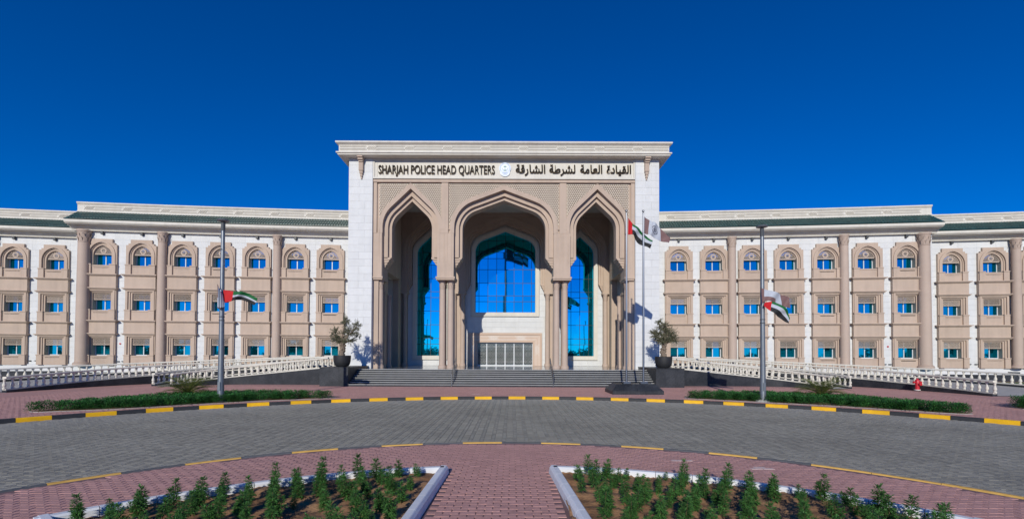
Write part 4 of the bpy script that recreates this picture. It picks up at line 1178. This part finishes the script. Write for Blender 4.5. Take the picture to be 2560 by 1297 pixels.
# ------------------------------------------------------------------ planting beds on the island
def arc_stone(r0_, r1_, a0, a1, z0, z1, k=3, b=.025):
    mb = MB(); prof = [(r0_, z0), (r0_, z1-b), (r0_+b, z1), (r1_-b*1.6, z1), (r1_, z1-b*1.6), (r1_, z0)]
    vs = []; fs = []; P = len(prof)
    for i in range(k+1):
        a = a0+(a1-a0)*i/k
        for q, z in prof: vs.append((BC[0]+q*math.sin(a), BC[1]+q*math.cos(a), z))
    for i in range(k):
        for j in range(P-1): fs.append((i*P+j, i*P+j+1, (i+1)*P+j+1, (i+1)*P+j))
    fs += [list(range(P))[::-1], [k*P+j for j in range(P)]]
    return mb.add(vs, fs)
def line_stone(pa, pb, wd, nrm, z0, z1, b=.03):
    """straight kerb stone from pa to pb; outer face on the line, body to the side of nrm"""
    d = (Vector(pb)-Vector(pa)); d.normalize()
    prof = [(0, z0), (.015, z1-.05), (.045, z1-.008), (.06, z1), (wd-.02, z1), (wd, z1-.02), (wd, z0)]
    vs = []; P = len(prof)
    for p in (pa, pb):
        for q, z in prof: vs.append((p[0]+nrm[0]*q, p[1]+nrm[1]*q, z))
    fs = [(j, j+1, P+j+1, P+j) for j in range(P-1)]+[list(range(P)), [P+j for j in range(P)][::-1]]
    return MB().add(vs, fs)
YB = 4.6     # the beds run on below the frame to here
def bed(sx, xe, xe2, label):
    t = thing('planting_bed', label, 'planting bed', (0, 0, 0))
    a_in = math.asin((abs(xe))/RB); a_out = R(51.5); KH = .15; KW = .17
    a_st = math.asin((abs(xe)+KW*.55)/RB); n = int((a_out-a_st)*RB/.62)
    for i in range(n):
        a0 = a_st+(a_out-a_st)*i/n+.0006; a1 = a_st+(a_out-a_st)*(i+1)/n-.0006
        m = arc_stone(RB-KW, RB, sx*a0, sx*a1, -.03, KH)
        m.build('kerb_stone', KERBW, t, recalc=True)
    # straight kerb along the path
    y1 = BC[1]+RB*math.cos(a_in)+.0; L = y1-YB; n = int(L/.62)
    for i in range(n):
        ya, yb = y1-L*i/n-.003, y1-L*(i+1)/n+.003
        f = lambda y: xe+(xe2-xe)*(y1-y)/(y1-6.5)
        line_stone((f(ya), ya), (f(yb), yb), KW, (sx, 0), -.03, KH).build('kerb_stone', KERBW, t, recalc=True)
    # outer radial end
    ca, sa = math.cos(a_out), math.sin(a_out); r1 = RB; r2 = 5.2; n = 5
    for i in range(n):
        ra, rb = r1-(r1-r2)*i/n-.003, r1-(r1-r2)*(i+1)/n+.003
        pa = (BC[0]+sx*ra*sa, BC[1]+ra*ca); pb = (BC[0]+sx*rb*sa, BC[1]+rb*ca)
        line_stone(pa, pb, KW, (-sx*ca, sa), -.03, KH+.002).build('kerb_stone', KERBW, t, recalc=True)
    # soil: bumpy surface
    pts = []; N = 70
    inside = lambda x, y: math.hypot(x-BC[0], y-BC[1]) < RB-KW+.02 and sx*x > sx*xe+KW-.04 and abs(math.atan2(x-BC[0], y-BC[1])) < a_out-.01 and y > YB
    x0, x1 = sorted((xe, sx*6.6)); nx, ny = 110, 90
    gx = np.linspace(x0, x1, nx); gy = np.linspace(YB-.2, BC[1]+RB, ny)
    idx = {}; mb = MB()
    for j, y in enumerate(gy):
        for i, x in enumerate(gx):
            h = .055+.028*math.sin(x*5.1+y*3.3)*math.sin(y*4.7-x*1.3)+random.uniform(-.016, .016)
            # low ridges between the rows
            rr_ = math.hypot(x-BC[0], y-BC[1]); h += .014*math.cos(2*math.pi*(rr_-7.66)/.37)
            # clamp to the bed outline
            px, py = x, y
            if rr_ > RB-KW+.03: 
                s_ = (RB-KW+.03)/rr_; px, py = BC[0]+(x-BC[0])*s_, BC[1]+(y-BC[1])*s_
            idx[(i, j)] = len(mb.v); mb.v.append((px, py, h))
    for j in range(ny-1):
        for i in range(nx-1):
            cx_, cy_ = (gx[i]+gx[i+1])/2, (gy[j]+gy[j+1])/2
            if inside(cx_, cy_) or (math.hypot(cx_-BC[0], cy_-BC[1]) < RB+.1 and sx*cx_ > sx*xe+KW-.06 and abs(math.atan2(cx_-BC[0], cy_-BC[1])) < a_out-.01 and cy_ > YB):
                mb.f.append([idx[(i, j)], idx[(i+1, j)], idx[(i+1, j+1)], idx[(i, j+1)]]); mb.m.append(0)
    mb.build('soil', SOIL, t, smooth='all')
    return t
bed(-1, -1.22, -1.29, 'planting bed with white painted kerb left of the central path')
bed(1, .73, .89, 'planting bed with white painted kerb right of the central path')

# young feathery shrubs, five forms
def leaf_quad(mb, p, d, up, ln, wd, mi=0):
    d = d.normalized(); s = d.cross(up)
    if s.length < .05: s = Vector((1, 0, 0))
    s.normalize(); m = p+d*ln*.5+Vector((0, 0, .0)); e = p+d*ln-Vector((0, 0, ln*.25))
    mb.add([p, m+s*wd/2, e, m-s*wd/2], [(0, 1, 2, 3)], mi)
def shrub_meshes(n):
    res = []
    for k in range(n):
        rnd = random.Random(100+k); lf = MB(); stm = MB(); H = rnd.uniform(.28, .40)
        heads = [((0, 0), H, .095)]
        for b in range(rnd.choice((0, 1, 1, 2))):
            a = rnd.uniform(0, 6.28); q = rnd.uniform(.04, .07); heads.append(((q*math.cos(a), q*math.sin(a)), H*rnd.uniform(.35, .8), .088))
        for (ox, oy), h, rad in heads:
            tip = Vector((ox*1.3+rnd.uniform(-.03, .03), oy*1.3+rnd.uniform(-.03, .03), h))
            base = Vector((ox*.2, oy*.2, 0)); stm.tube([base, base.lerp(tip, .5)+Vector((ox*.2, oy*.2, 0)), tip], [.006, .005, .003], 4)
            nl = int(105*h/.36)
            for i in range(nl):
                t = .18+.84*(i/nl)**.85; c = base.lerp(tip, min(t, 1.))
                a = i*2.4+rnd.uniform(-.4, .4); el = rnd.uniform(-.25, .55)+.6*(t > .9)
                d = Vector((math.cos(a)*math.cos(el), math.sin(a)*math.cos(el), math.sin(el)))
                ln = rad*rnd.uniform(.7, 1.25)*(1.15-.40*t)
                leaf_quad(lf, c, d, Vector((0, 0, 1)), ln, ln*.20)
                for q in range(2):      # side leaflets
                    leaf_quad(lf, c+d*ln*(.25+.25*q), (d+Vector((rnd.uniform(-.9, .9), rnd.uniform(-.9, .9), .25))).normalized(), Vector((0, 0, 1)), ln*.6, ln*.17)
        a = lf.mesh('foliage'); a.materials.append(LEAF); b = stm.mesh('stem'); b.materials.append(STEM); res.append((a, b))
    return res
SH = shrub_meshes(12)
ORD = ['first', 'second', 'third', 'fourth', 'fifth', 'sixth', 'seventh', 'eighth', 'ninth', 'tenth', 'eleventh', 'twelfth', 'thirteenth', 'fourteenth', 'fifteenth', 'sixteenth', 'seventeenth', 'eighteenth', 'nineteenth', 'twentieth', 'twenty-first', 'twenty-second', 'twenty-third']
ROWS = ['back row', 'second row', 'third row', 'fourth row', 'fifth row', 'sixth row', 'seventh row', 'eighth row', 'ninth row', 'tenth row', 'eleventh row', 'twelfth row', 'thirteenth row', 'fourteenth row']
for sx, xe, word in ((-1, -1.25, 'left'), (1, .80, 'right')):
    r = 7.66; row = 0
    while r > 3.2:
        num = -1; da = .345/r; a = .05+.5*da*(row % 2)
        while a < R(50):
            x = BC[0]+sx*r*math.sin(a)+random.uniform(-.035, .035); y = BC[1]+r*math.cos(a)+random.uniform(-.035, .035)
            a += da*random.uniform(.94, 1.06)
            if sx*(x-xe) < .33 or y < 5.15 or abs(x)/y > 1.02: continue
            if math.hypot(x-BC[0], y-BC[1]) > RB-.3 or random.random() < .06: continue
            s = random.choice((.55, .8, .9, .95, 1., 1., 1.1))*random.uniform(.92, 1.08)*(1.08 if row == 0 else .95); num += 1
            lab = f'green feathery shrub, {ORD[num]} from the path in the {ROWS[row]} of the {word} bed'
            grp = f'shrubs planted in the {word} bed'
            t = thing('shrub', lab, 'shrub', (x, y, .045), random.uniform(0, 6.28), grp)
            t.scale = (s*random.uniform(.9, 1.15), s*random.uniform(.9, 1.15), s)
            t.rotation_euler = (random.uniform(-.1, .1), random.uniform(-.1, .1), random.uniform(0, 6.28))
            lf, st = random.choice(SH); obj('foliage', lf, t); obj('stem', st, t)
        r -= .37; row += 1
# drip hose in the right bed
pts = [(1.25, 8.75, .10), (1.12, 8.5, .13), (1.2, 8.2, .11), (1.45, 8.08, .10), (1.6, 8.3, .16), (1.55, 8.55, .14), (1.75, 8.2, .10), (2.0, 7.9, .09), (2.4, 7.7, .09), (2.55, 7.5, .10)]
h = MB().tube([(v.x, v.y, v.z) for v in smooth([(*p,) for p in pts], 5)], .013, 6).build('irrigation_hose', HOSE, smooth=True)
tag(h, 'black drip hose curling over the soil of the right bed', 'hose')

# ------------------------------------------------------------------ low hedges along the plaza
def hedge(name, outline, label, hgt=.37, dens=900):
    xs = [p[0] for p in outline]; ys = [p[1] for p in outline]
    t = thing('hedge_bed', label[0], 'planting bed', (sum(xs)/len(xs), sum(ys)/len(ys), 0))
    o = Vector(t.location)
    loc = [(x-o.x, y-o.y) for x, y in outline]
    n = len(loc)
    MB().add([(x, y, .012) for x, y in loc], [list(range(n))]).build('soil', SOIL, t, recalc=True)
    # concrete edging
    ring = loc+[loc[0], loc[1]]
    MB().sweep([(x, y, 0.) for x, y in ring[:-1]], [(-.03, -.02), (.03, -.02), (.03, .016), (-.03, .016)], closed_prof=True, caps=False).build('edging', CONC, t, recalc=True)
    # foliage: plants in rows, leaf faces through the volume
    pts = []; area = abs(sum(loc[i][0]*loc[(i+1)%n][1]-loc[(i+1)%n][0]*loc[i][1] for i in range(n)))/2
    N = int(area*17)
    x0, x1, y0, y1 = min(p[0] for p in loc), max(p[0] for p in loc), min(p[1] for p in loc), max(p[1] for p in loc)
    cx, cy = 0, 0
    while len(pts) < N:
        x, y = random.uniform(x0, x1), random.uniform(y0, y1)
        if inpoly((x*1.005, y*1.01), loc): pts.append((x, y))
    V = []
    for (x, y) in pts:
        h = hgt*random.uniform(.88, 1.03); rad = .17
        m = 190
        th = rng.uniform(0, 6.283, m); u = rng.uniform(0, 1, m)**.6; zz = rng.uniform(.05, 1., m)
        rr_ = rad*1.15*np.sqrt(rng.uniform(0, 1, m))*(1.15-.55*zz)*1.2
        c = np.stack([x+rr_*np.cos(th), y+rr_*np.sin(th), .02+h*zz], 1)
        el = rng.uniform(-.2, .9, m); az = th+rng.uniform(-.8, .8, m)
        d = np.stack([np.cos(az)*np.cos(el), np.sin(az)*np.cos(el), np.sin(el)], 1)
        s = np.stack([-np.sin(az), np.cos(az), rng.uniform(-.3, .3, m)], 1)
        ln = rng.uniform(.055, .105, m)[:, None]; wd = ln*.36
        q = np.stack([c, c+d*ln*.5+s*wd/2, c+d*ln, c+d*ln*.5-s*wd/2], 1); V.append(q)
    V = np.concatenate(V).reshape(-1, 3); k = len(V)//4
    me = bpy.data.meshes.new('foliage'); me.vertices.add(len(V)); me.vertices.foreach_set('co', V.reshape(-1))
    me.loops.add(len(V)); me.loops.foreach_set('vertex_index', np.arange(len(V), dtype=np.int32))
    me.polygons.add(k); me.polygons.foreach_set('loop_start', np.arange(k, dtype=np.int32)*4); me.polygons.foreach_set('loop_total', np.full(k, 4, np.int32)); me.polygons.foreach_set('use_smooth', np.zeros(k, dtype=bool)); me.update()
    f = link('foliage', me, LEAFH, t); f['kind'] = 'stuff'
    return t
def blob(pts, n=6): 
    v = smooth([Vector(p) for p in pts]+[Vector(pts[0])], n); return [(p.x, p.y) for p in v[:-1]]
hedge('hedge', blob([(-18.4, 18.3), (-16.2, 19.5), (-14.4, 21.2), (-12.3, 22.9), (-9.6, 24.4), (-9.6, 24.9), (-12.3, 25.2), (-15.4, 24.8), (-17.2, 23.1), (-18.1, 20.6), (-18.9, 18.6)]), ('low dark green hedge bed beside the left lamp post',))
hedge('hedge', blob([(9.4, 25.1), (10.4, 24.5), (12.4, 23.2), (14.8, 21.7), (16.4, 20.2), (17.9, 18.9), (18.6, 19.2), (18.0, 21.6), (17.1, 24.0), (14.8, 25.6), (11.6, 26.1), (9.6, 25.7)]), ('low dark green hedge bed beside the right lamp post',))
hedge('hedge', blob([(22.4, 20.6), (23.4, 19.7), (25.6, 18.4), (26.4, 19.4), (25.2, 21.6), (23.6, 22.1)]), ('clump of low green hedge at the right edge of the plaza',), .5)

# cycads
def frond_mesh(L, seed):
    rnd = random.Random(seed); mb = MB(); n = 22
    pts = [Vector((L*t*math.cos(.25), 0, L*(.62*t-.62*t*t*.95))) for t in [i/n for i in range(n+1)]]
    mb.tube(pts[::4], [.012, .010, .008, .006, .005, .003][:len(pts[::4])], 4)
    for i in range(2, n+1):
        t = i/n; w = .22*math.sin(math.pi*(.12+.86*t))+.02
        for s in (-1, 1):
            d = Vector((.45, s*1., .32)).normalized(); p = pts[i]
            a = Vector((.018, 0, 0)); e = p+d*w
            mb.add([p-a*.6, p+a*.6, e+a*.1, e-a*.1], [(0, 1, 2, 3)])
    me = mb.mesh('frond'); me.materials.append(FROND); return me
FR = [frond_mesh(l, i) for i, l in enumerate((1.15, 1.28, 1.38))]
def cycad(loc, label):
    t = thing('cycad', label, 'cycad palm', loc)
    MB().lathe([(.10, 0), (.14, .08), (.13, .20), (.06, .27)], 10).build('trunk', BARK, t, smooth=True)
    for i in range(52):
        a = i*2.399; tilt = -.62+.95*(i/52)
        o = obj('frond', FR[i % 3], t, (0, 0, .22)); o.rotation_euler = (random.uniform(-.2, .2), -.1+tilt*.85+random.uniform(-.1, .1), a); s = random.uniform(1.0, 1.3)*(1.0 if i < 30 else .9); o.scale = (s, s, s)
cycad((-16.35, 23.7, .06), 'spreading cycad palm in the left hedge')
cycad((15.95, 24.2, .06), 'spreading cycad palm in the right hedge')

# ------------------------------------------------------------------ lamp posts
def lamp(loc, h, label, group=None):
    t = thing('street_lamp', label, 'lamp post', loc, 0, group)
    mb = MB(); mb.add([], [])
    MB().lathe([(.36, 0), (.34, .05), (.24, .11), (.0, .12)], 14, cap=False).build('footing', CONC, t)
    MB().box(-.16, .16, -.16, .16, .11, .135).build('base_plate', GALV, t)
    for i in range(4):
        a = R(45+90*i); MB().lathe([(.018, .135), (.018, .20)], 6, .19*math.cos(a), .19*math.sin(a)).build('anchor_bolt', GALV, t)
    MB().lathe([(.155, .13), (.135, 1.2), (.12, 2.6), (.105, h*.55), (.085, h-.5), (.08, h-.2)], 10).build('pole', GALV, t, smooth=True)
    MB().box(-.06, .06, -.165, -.14, .55, .95).build('access_door', GALV, t)
    MB().lathe([(.095, h-.5), (.095, h-.12), (.05, h-.1)], 10).build('neck', DARKM, t)
    hd = MB(); hd.lathe([(.06, h-.12), (.14, h-.06), (.27, h-.03), (.285, h+.01), (.24, h+.04), (.08, h+.06)], 18)
    hd.build('lamp_head', GALV, t, smooth=True)
    for z in (h*.465, h*.445): MB().lathe([(.128, z), (.128, z+.04)], 10).build('clamp', DARKM, t)
    MB().tube([(0, -.09, h*.84), (0, -.16, h*.84)], .02).build('bracket', DARKM, t)
    return t
lamp((-13.98, 22.55, .0), 8.72, 'grey steel lamp post with a red, green, white and black flag, left')
lamp((12.62, 23.60, .0), 8.82, 'grey steel lamp post with two flags low on its shaft, right')

# ------------------------------------------------------------------ flags
def flag(name, label, top, bot, y0, pattern, amp=.10, waves=2.2, lean=.25, nu=40, nv=18, y1=None):
    """cloth between two edge curves given in world (x, z); ripples run out along the fly"""
    tp = smooth([Vector(p) for p in top], 12); bt = smooth([Vector(p) for p in bot], 12)
    def samp(c, t):
        f = t*(len(c)-1); i = min(int(f), len(c)-2); return c[i].lerp(c[i+1], f-i)
    base = samp(tp, 0); mats = [FRED, FGRN, FWHT, FBLK, FBRN, EMBD]
    mb = MB(); o = Vector((base.x, y0, base.y))
    for j in range(nv+1):
        for i in range(nu+1):
            u, v = i/nu, j/nv; p = samp(tp, u).lerp(samp(bt, u), v)
            y = lean*u*(base-samp(tp, 1)).length*.5+amp*math.sin(u*waves*6.283+v*1.6)*min(1, u*2.5)+amp*.35*math.sin(u*waves*14+v*4)*min(1, u*3)
            mb.v.append((p.x-o.x, y, p.y-o.z))
    for j in range(nv):
        for i in range(nu):
            u, v = (i+.5)/nu, (j+.5)/nv
            a = j*(nu+1)+i; mb.f.append([a, a+nu+1, a+nu+2, a+1]); mb.m.append(pattern(u, v))
    ob = mb.build(name, mats, None, smooth='all'); ob.location = o
    sol = ob.modifiers.new('cloth', 'SOLIDIFY'); sol.thickness = .004
    tag(ob, label, 'flag'); return ob
def bands(a, b): return lambda u, v: 0 if u < .27 else (1 if v < a else (2 if v < b else 3))
uae = bands(.34, .67)
def police(u, v):
    if u < .27 or u > .74: return 4
    r = math.hypot((u-.505)*2.0, (v-.5)*1.0)
    if .20 < r < .255: return 5
    if r < .13 and abs(math.sin(u*60+v*18)) > .45: return 5
    return 2

flag('flag', 'red, green, white and black flag on the nearer-left plinth flagpole', [(7.08, 10.69), (7.43, 10.3), (8.01, 9.83), (8.62, 9.35)], [(7.06, 9.65), (7.38, 9.64), (7.74, 9.18), (8.47, 8.84)], 28.5, bands(.20, .58), .11, 1.6)
flag('flag', 'brown and white flag with a round emblem on the right plinth flagpole', [(8.06, 10.75), (8.5, 10.51), (8.96, 10.24), (9.74, 9.55)], [(8.04, 9.73), (8.38, 9.64), (9.03, 9.37), (9.59, 9.19)], 28.5, police, .12, 1.5, nu=60, nv=34)
flag('flag', 'red, green, white and black flag streaming from the left lamp post', [(-13.86, 5.36), (-13.32, 5.29), (-12.86, 5.26), (-12.32, 4.98)], [(-13.86, 4.73), (-13.39, 4.84), (-13.01, 4.88), (-12.43, 4.63)], 22.45, bands(.40, .62), .10, 1.3, .15)
flag('flag', 'white flag hanging folded against the left lamp post', [(-14.06, 5.62), (-13.99, 5.46), (-13.90, 5.30), (-13.84, 5.12)], [(-14.04, 4.47), (-13.94, 4.43), (-13.84, 4.46), (-13.76, 4.50)], 22.30, lambda u, v: 4 if (u < .25 and v < .55) or v > .97 else 2, .07, 2.2, .1)
flag('flag', 'brown and white flag with emblem blowing from the right lamp post', [(12.46, 5.71), (12.74, 5.61), (13.37, 5.42), (14.0, 5.26)], [(12.50, 4.87), (12.74, 5.04), (13.5, 4.87), (13.89, 4.69)], 23.40, lambda u, v: 4 if u < .24 or u > .72 else (4 if u < .55 and v > .62 else 2), .12, 1.4, .15)
flag('flag', 'red, green, white and black flag drooping from the right lamp post', [(12.57, 4.94), (13.05, 4.98), (13.67, 4.58), (13.88, 4.15)], [(12.52, 4.79), (12.92, 4.47), (13.34, 4.19), (13.77, 3.92)], 23.28, bands(.20, .58), .09, 1.3, .05)

# granite plinth with two flagpoles
t = thing('flagpole_plinth', 'low sloping dark granite plinth right of the stairs carrying two flagpoles', 'plinth', (7.40, 28.6, 0))
def frustum(x0, x1, y0, y1, z0, X0_, X1_, Y0_, Y1_, z1):
    return MB().add([(x0,y0,z0),(x1,y0,z0),(x1,y1,z0),(x0,y1,z0),(X0_,Y0_,z1),(X1_,Y0_,z1),(X1_,Y1_,z1),(X0_,Y1_,z1)], [(0,3,2,1),(4,5,6,7),(0,1,5,4),(1,2,6,5),(2,3,7,6),(3,0,4,7)])
for a, b, A, B in ((-1.50, -.002, -1.18, -.002), (.002, 1.50, .002, 1.18)):
    MB().box(a, b, -1.15, 1.15, -.02, .20).build('base_slab', GRAN, t)
    frustum(a, b, -1.148, 1.148, .202, A, B, -.62, .62, .58).build('cap_slab', GRAN, t)
for x, lab in ((6.96, 'left steel flagpole on the granite plinth'), (7.99, 'right steel flagpole on the granite plinth')):
    q = thing('flagpole', lab, 'flagpole', (x, 28.5, .58))
    MB().bbox(-.22, .22, -.2, .2, .0, .13, .015).build('base_box', STEEL, q)
    MB().lathe([(.062, .13), (.060, 4.), (.050, 8.), (.045, 10.35)], 12).build('pole', STEEL, q, smooth=True)
    MB().lathe([(.055, 10.35), (.055, 10.40), (.025, 10.43), (.06, 10.47), (.075, 10.52), (.06, 10.57), (.01, 10.60)], 12).build('finial', STEEL, q, smooth=True)
    MB().tube([(.065, -.02, 1.2), (.068, -.02, 10.2)], .006, 5).build('halyard', FWHT, q)

# ------------------------------------------------------------------ potted olive trees
def pot(loc, label):
    p = MB().lathe([(.30, 0), (.44, .03), (.545, .16), (.60, .36), (.625, .60), (.63, .82), (.61, .84), (.58, .83), (.57, .74), (.0, .74)], 32, cap=False).build('plant_pot', POT, smooth=True)
    p.location = loc; tag(p, label, 'plant pot'); return p
def olive(loc, label, seed, lobes, n_leaf, lsize=.085):
    """gnarled trunk, forking limbs, narrow leaves along the twigs of each lobe"""
    rnd = random.Random(seed)
    lobes = [(a*1.3, b*1.3, .95+(c-.95)*1.15, d*1.32, e*1.3, f*1.22, w) for a, b, c, d, e, f, w in lobes]
    t = thing('olive_tree', label, 'tree', loc)
    tr = MB(); pts = []; rad = []
    for i in range(13):
        z = i*.085; pts.append((.05*math.sin(z*7+seed), .04*math.cos(z*6+seed), z)); rad.append(.235-.06*math.sin(z*2.2)+.035*math.sin(i*2.3+seed)+(.05 if i == 0 else 0))
    tr.tube(pts, rad, 10)
    for k in range(26):   # burls
        i = rnd.randrange(1, 12); a = rnd.uniform(0, 6.28); p = Vector(pts[i])+Vector((math.cos(a), math.sin(a), 0))*rad[i]*.85
        r = rnd.uniform(.05, .11); tr.lathe([(.0, -r), (r*.7, -r*.7), (r, 0), (r*.7, r*.7), (.0, r)], 6, cap=False)
        m = len(tr.v)-30
        for q in range(m, len(tr.v)): v = tr.v[q]; tr.v[q] = (v[0]+p.x, v[1]+p.y, v[2]+p.z)
    top = Vector(pts[-1]); lf = MB()
    V = []
    tw = MB()
    for (cx, cy, cz, rx, ry, rz, wgt) in lobes:
        c = Vector((cx, cy, cz))
        mid = top.lerp(c, .5)+Vector((rnd.uniform(-.08, .08), rnd.uniform(-.08, .08), -.02))
        tr.tube([top-Vector((0, 0, .08)), mid, c], [.075, .05, .025], 6)
        for k in range(int(n_leaf*wgt/26)):
            while True:
                d = Vector((rnd.uniform(-1, 1), rnd.uniform(-1, 1), rnd.uniform(-1, 1)))
                if .12 < d.length < 1: break
            d = d*(.55+.45*d.length)
            e = c+Vector((d.x*rx, d.y*ry, d.z*rz)); st = c.lerp(e, .35); droop = Vector((rnd.uniform(-.06, .06), rnd.uniform(-.06, .06), rnd.uniform(-.02, .10)))
            e2 = e+droop
            tw.tube([st, st.lerp(e2, .6)+Vector((0, 0, .02)), e2], [.007, .005, .002], 3)
            ax = (e2-st)
            for i in range(26):
                f = .25+.8*i/26; p = st+ax*f+Vector((rnd.gauss(0, .022), rnd.gauss(0, .022), rnd.gauss(0, .022)))
                dd = (ax.normalized()*rnd.uniform(.2, 1.)+Vector((rnd.uniform(-1, 1), rnd.uniform(-1, 1), rnd.uniform(-.7, .9)))).normalized()
                leaf_quad(lf, p, dd, Vector((rnd.uniform(-1, 1), rnd.uniform(-1, 1), rnd.uniform(-1, 1))), lsize*rnd.uniform(.6, 1.25), lsize*.30)
    o = tr.build('trunk', BARK, t, smooth='all'); tw.build('twigs', BARK, t); 
    cr = lf.build('crown', OLIVE, t); return t
PL, PR = (X0-11.98+.0, 35.05, 1.365), (X0+12.04, 35.05, 1.365)
pot(PL, 'charcoal bowl pot on the left granite block'); pot(PR, 'charcoal bowl pot on the right granite block')
olive((PL[0], PL[1], PL[2]+.72), 'ragged olive tree with a tall crown in the left pot', 3,
      [(-.25, 0, 1.25, .55, .5, .35, .24), (.35, .1, 1.75, .62, .5, .48, .26), (.22, -.1, 2.45, .34, .34, .48, .13), (.85, 0, 2.15, .36, .34, .42, .11), (-.45, .1, 1.75, .42, .4, .42, .13), (.45, -.15, 1.15, .48, .4, .26, .12), (.85, .1, 1.45, .32, .3, .3, .05)], 10000)
olive((PR[0], PR[1], PR[2]+.72), 'rounded grey-green olive tree in the right pot', 8,
      [(0, 0, 1.25, .70, .6, .36, .26), (-.35, .05, 1.65, .55, .5, .45, .22), (.35, .0, 1.70, .58, .5, .48, .22), (.0, -.1, 2.15, .52, .45, .42, .16), (-.25, .1, 2.5, .28, .28, .30, .05), (.6, 0, 1.35, .42, .4, .35, .09)], 13000)

# ------------------------------------------------------------------ fire hydrant
t = thing('fire_hydrant', 'small red fire hydrant standing on the paving at right', 'hydrant', (26.95, 31.2, 0))
MB().lathe([(.15, 0), (.15, .06)], 14).build('base_flange', DARKM, t); MB().lathe([(.175, .06), (.175, .10)], 14).build('collar', LINEW, t)
MB().lathe([(.125, .10), (.120, .50), (.15, .52), (.15, .56), (.135, .58), (.135, .66), (.115, .74), (.06, .79), (.045, .80), (.045, .85), (.0, .86)], 14, cap=False).build('barrel', REDP, t, smooth=True)
for sx in (-1, 1):
    q = MB().lathe([(.055, 0), (.055, .12), (.07, .12), (.07, .17), (.03, .18), (.03, .20), (.0, .20)], 10, cap=False).build('hose_outlet', REDP, t, smooth=True); q.location = (sx*.10, 0, .58); q.rotation_euler = (0, sx*R(90), 0)
q = MB().lathe([(.075, 0), (.075, .12), (.095, .12), (.095, .18), (.03, .19), (.0, .20)], 12, cap=False).build('pumper_outlet', REDP, t, smooth=True); q.location = (.02, -.08, .46); q.rotation_euler = (R(90), 0, 0)

# garden floodlight on the far right lawn strip
t = thing('floodlight', 'small dark garden floodlight by the right ramp', 'floodlight', (38.1, 35.6, .02))
MB().lathe([(.04, 0), (.04, .75)], 8).build('post', DARKM, t); MB().box(-.28, .28, -.18, .18, .95, 1.12).box(-.10, .10, -.08, .08, .75, .95).build('housing', DARKM, t)

# ------------------------------------------------------------------ what stands behind the camera and shows in the glass
lamp((-24.0, -36.0, -.1), 12.0, 'tall lamp post behind the viewer, mirrored in the left glass', None)
lamp((20.5, -36.0, -.1), 12.0, 'tall lamp post behind the viewer, mirrored in the right glass', None)
t = thing('giant_flagpole', 'giant flagpole far behind the viewer, mirrored in the central glass', 'flagpole', (-4.5, -200, -.2))
MB().lathe([(.9, 0), (.7, 30), (.45, 70), (.3, 71)], 12).build('pole', GALV, t, smooth=True)
flag('flag', 'giant red, green, white and black flag mirrored in the central glass', [(-4.2, 69.5), (.5, 67.5), (5., 66.), (10.5, 62.5)], [(-4.2, 62.0), (.8, 61.), (5.5, 59.), (10.2, 56.5)], -200., uae, 1.1, 1.6)
V = []
for k in range(260):
    x = rng.uniform(-320, 320); y = rng.uniform(-240, -150); h = rng.uniform(3.5, 8.5); rad = rng.uniform(2.5, 5.5); m = 90
    th = rng.uniform(0, 6.283, m); ph = np.arccos(rng.uniform(-1, 1, m)); q = rng.uniform(.5, 1, m)
    c = np.stack([x+rad*q*np.cos(th)*np.sin(ph), y+rad*q*np.sin(th)*np.sin(ph), h*.55+h*.45*q*np.cos(ph)], 1)
    for a in range(m):
        s = rng.normal(0, .55, (4, 3)); V.append(c[a]+s)
V = np.concatenate(V).reshape(-1, 3); k = len(V)//4
me = bpy.data.meshes.new('far_trees'); me.from_pydata(V.tolist(), [], [[4*i, 4*i+1, 4*i+2, 4*i+3] for i in range(k)]); me.update()
o = link('far_trees', me, FARL); o['kind'] = 'stuff'; o['label'] = 'dark line of far trees behind the viewer, seen in the windows'; o['category'] = 'trees'
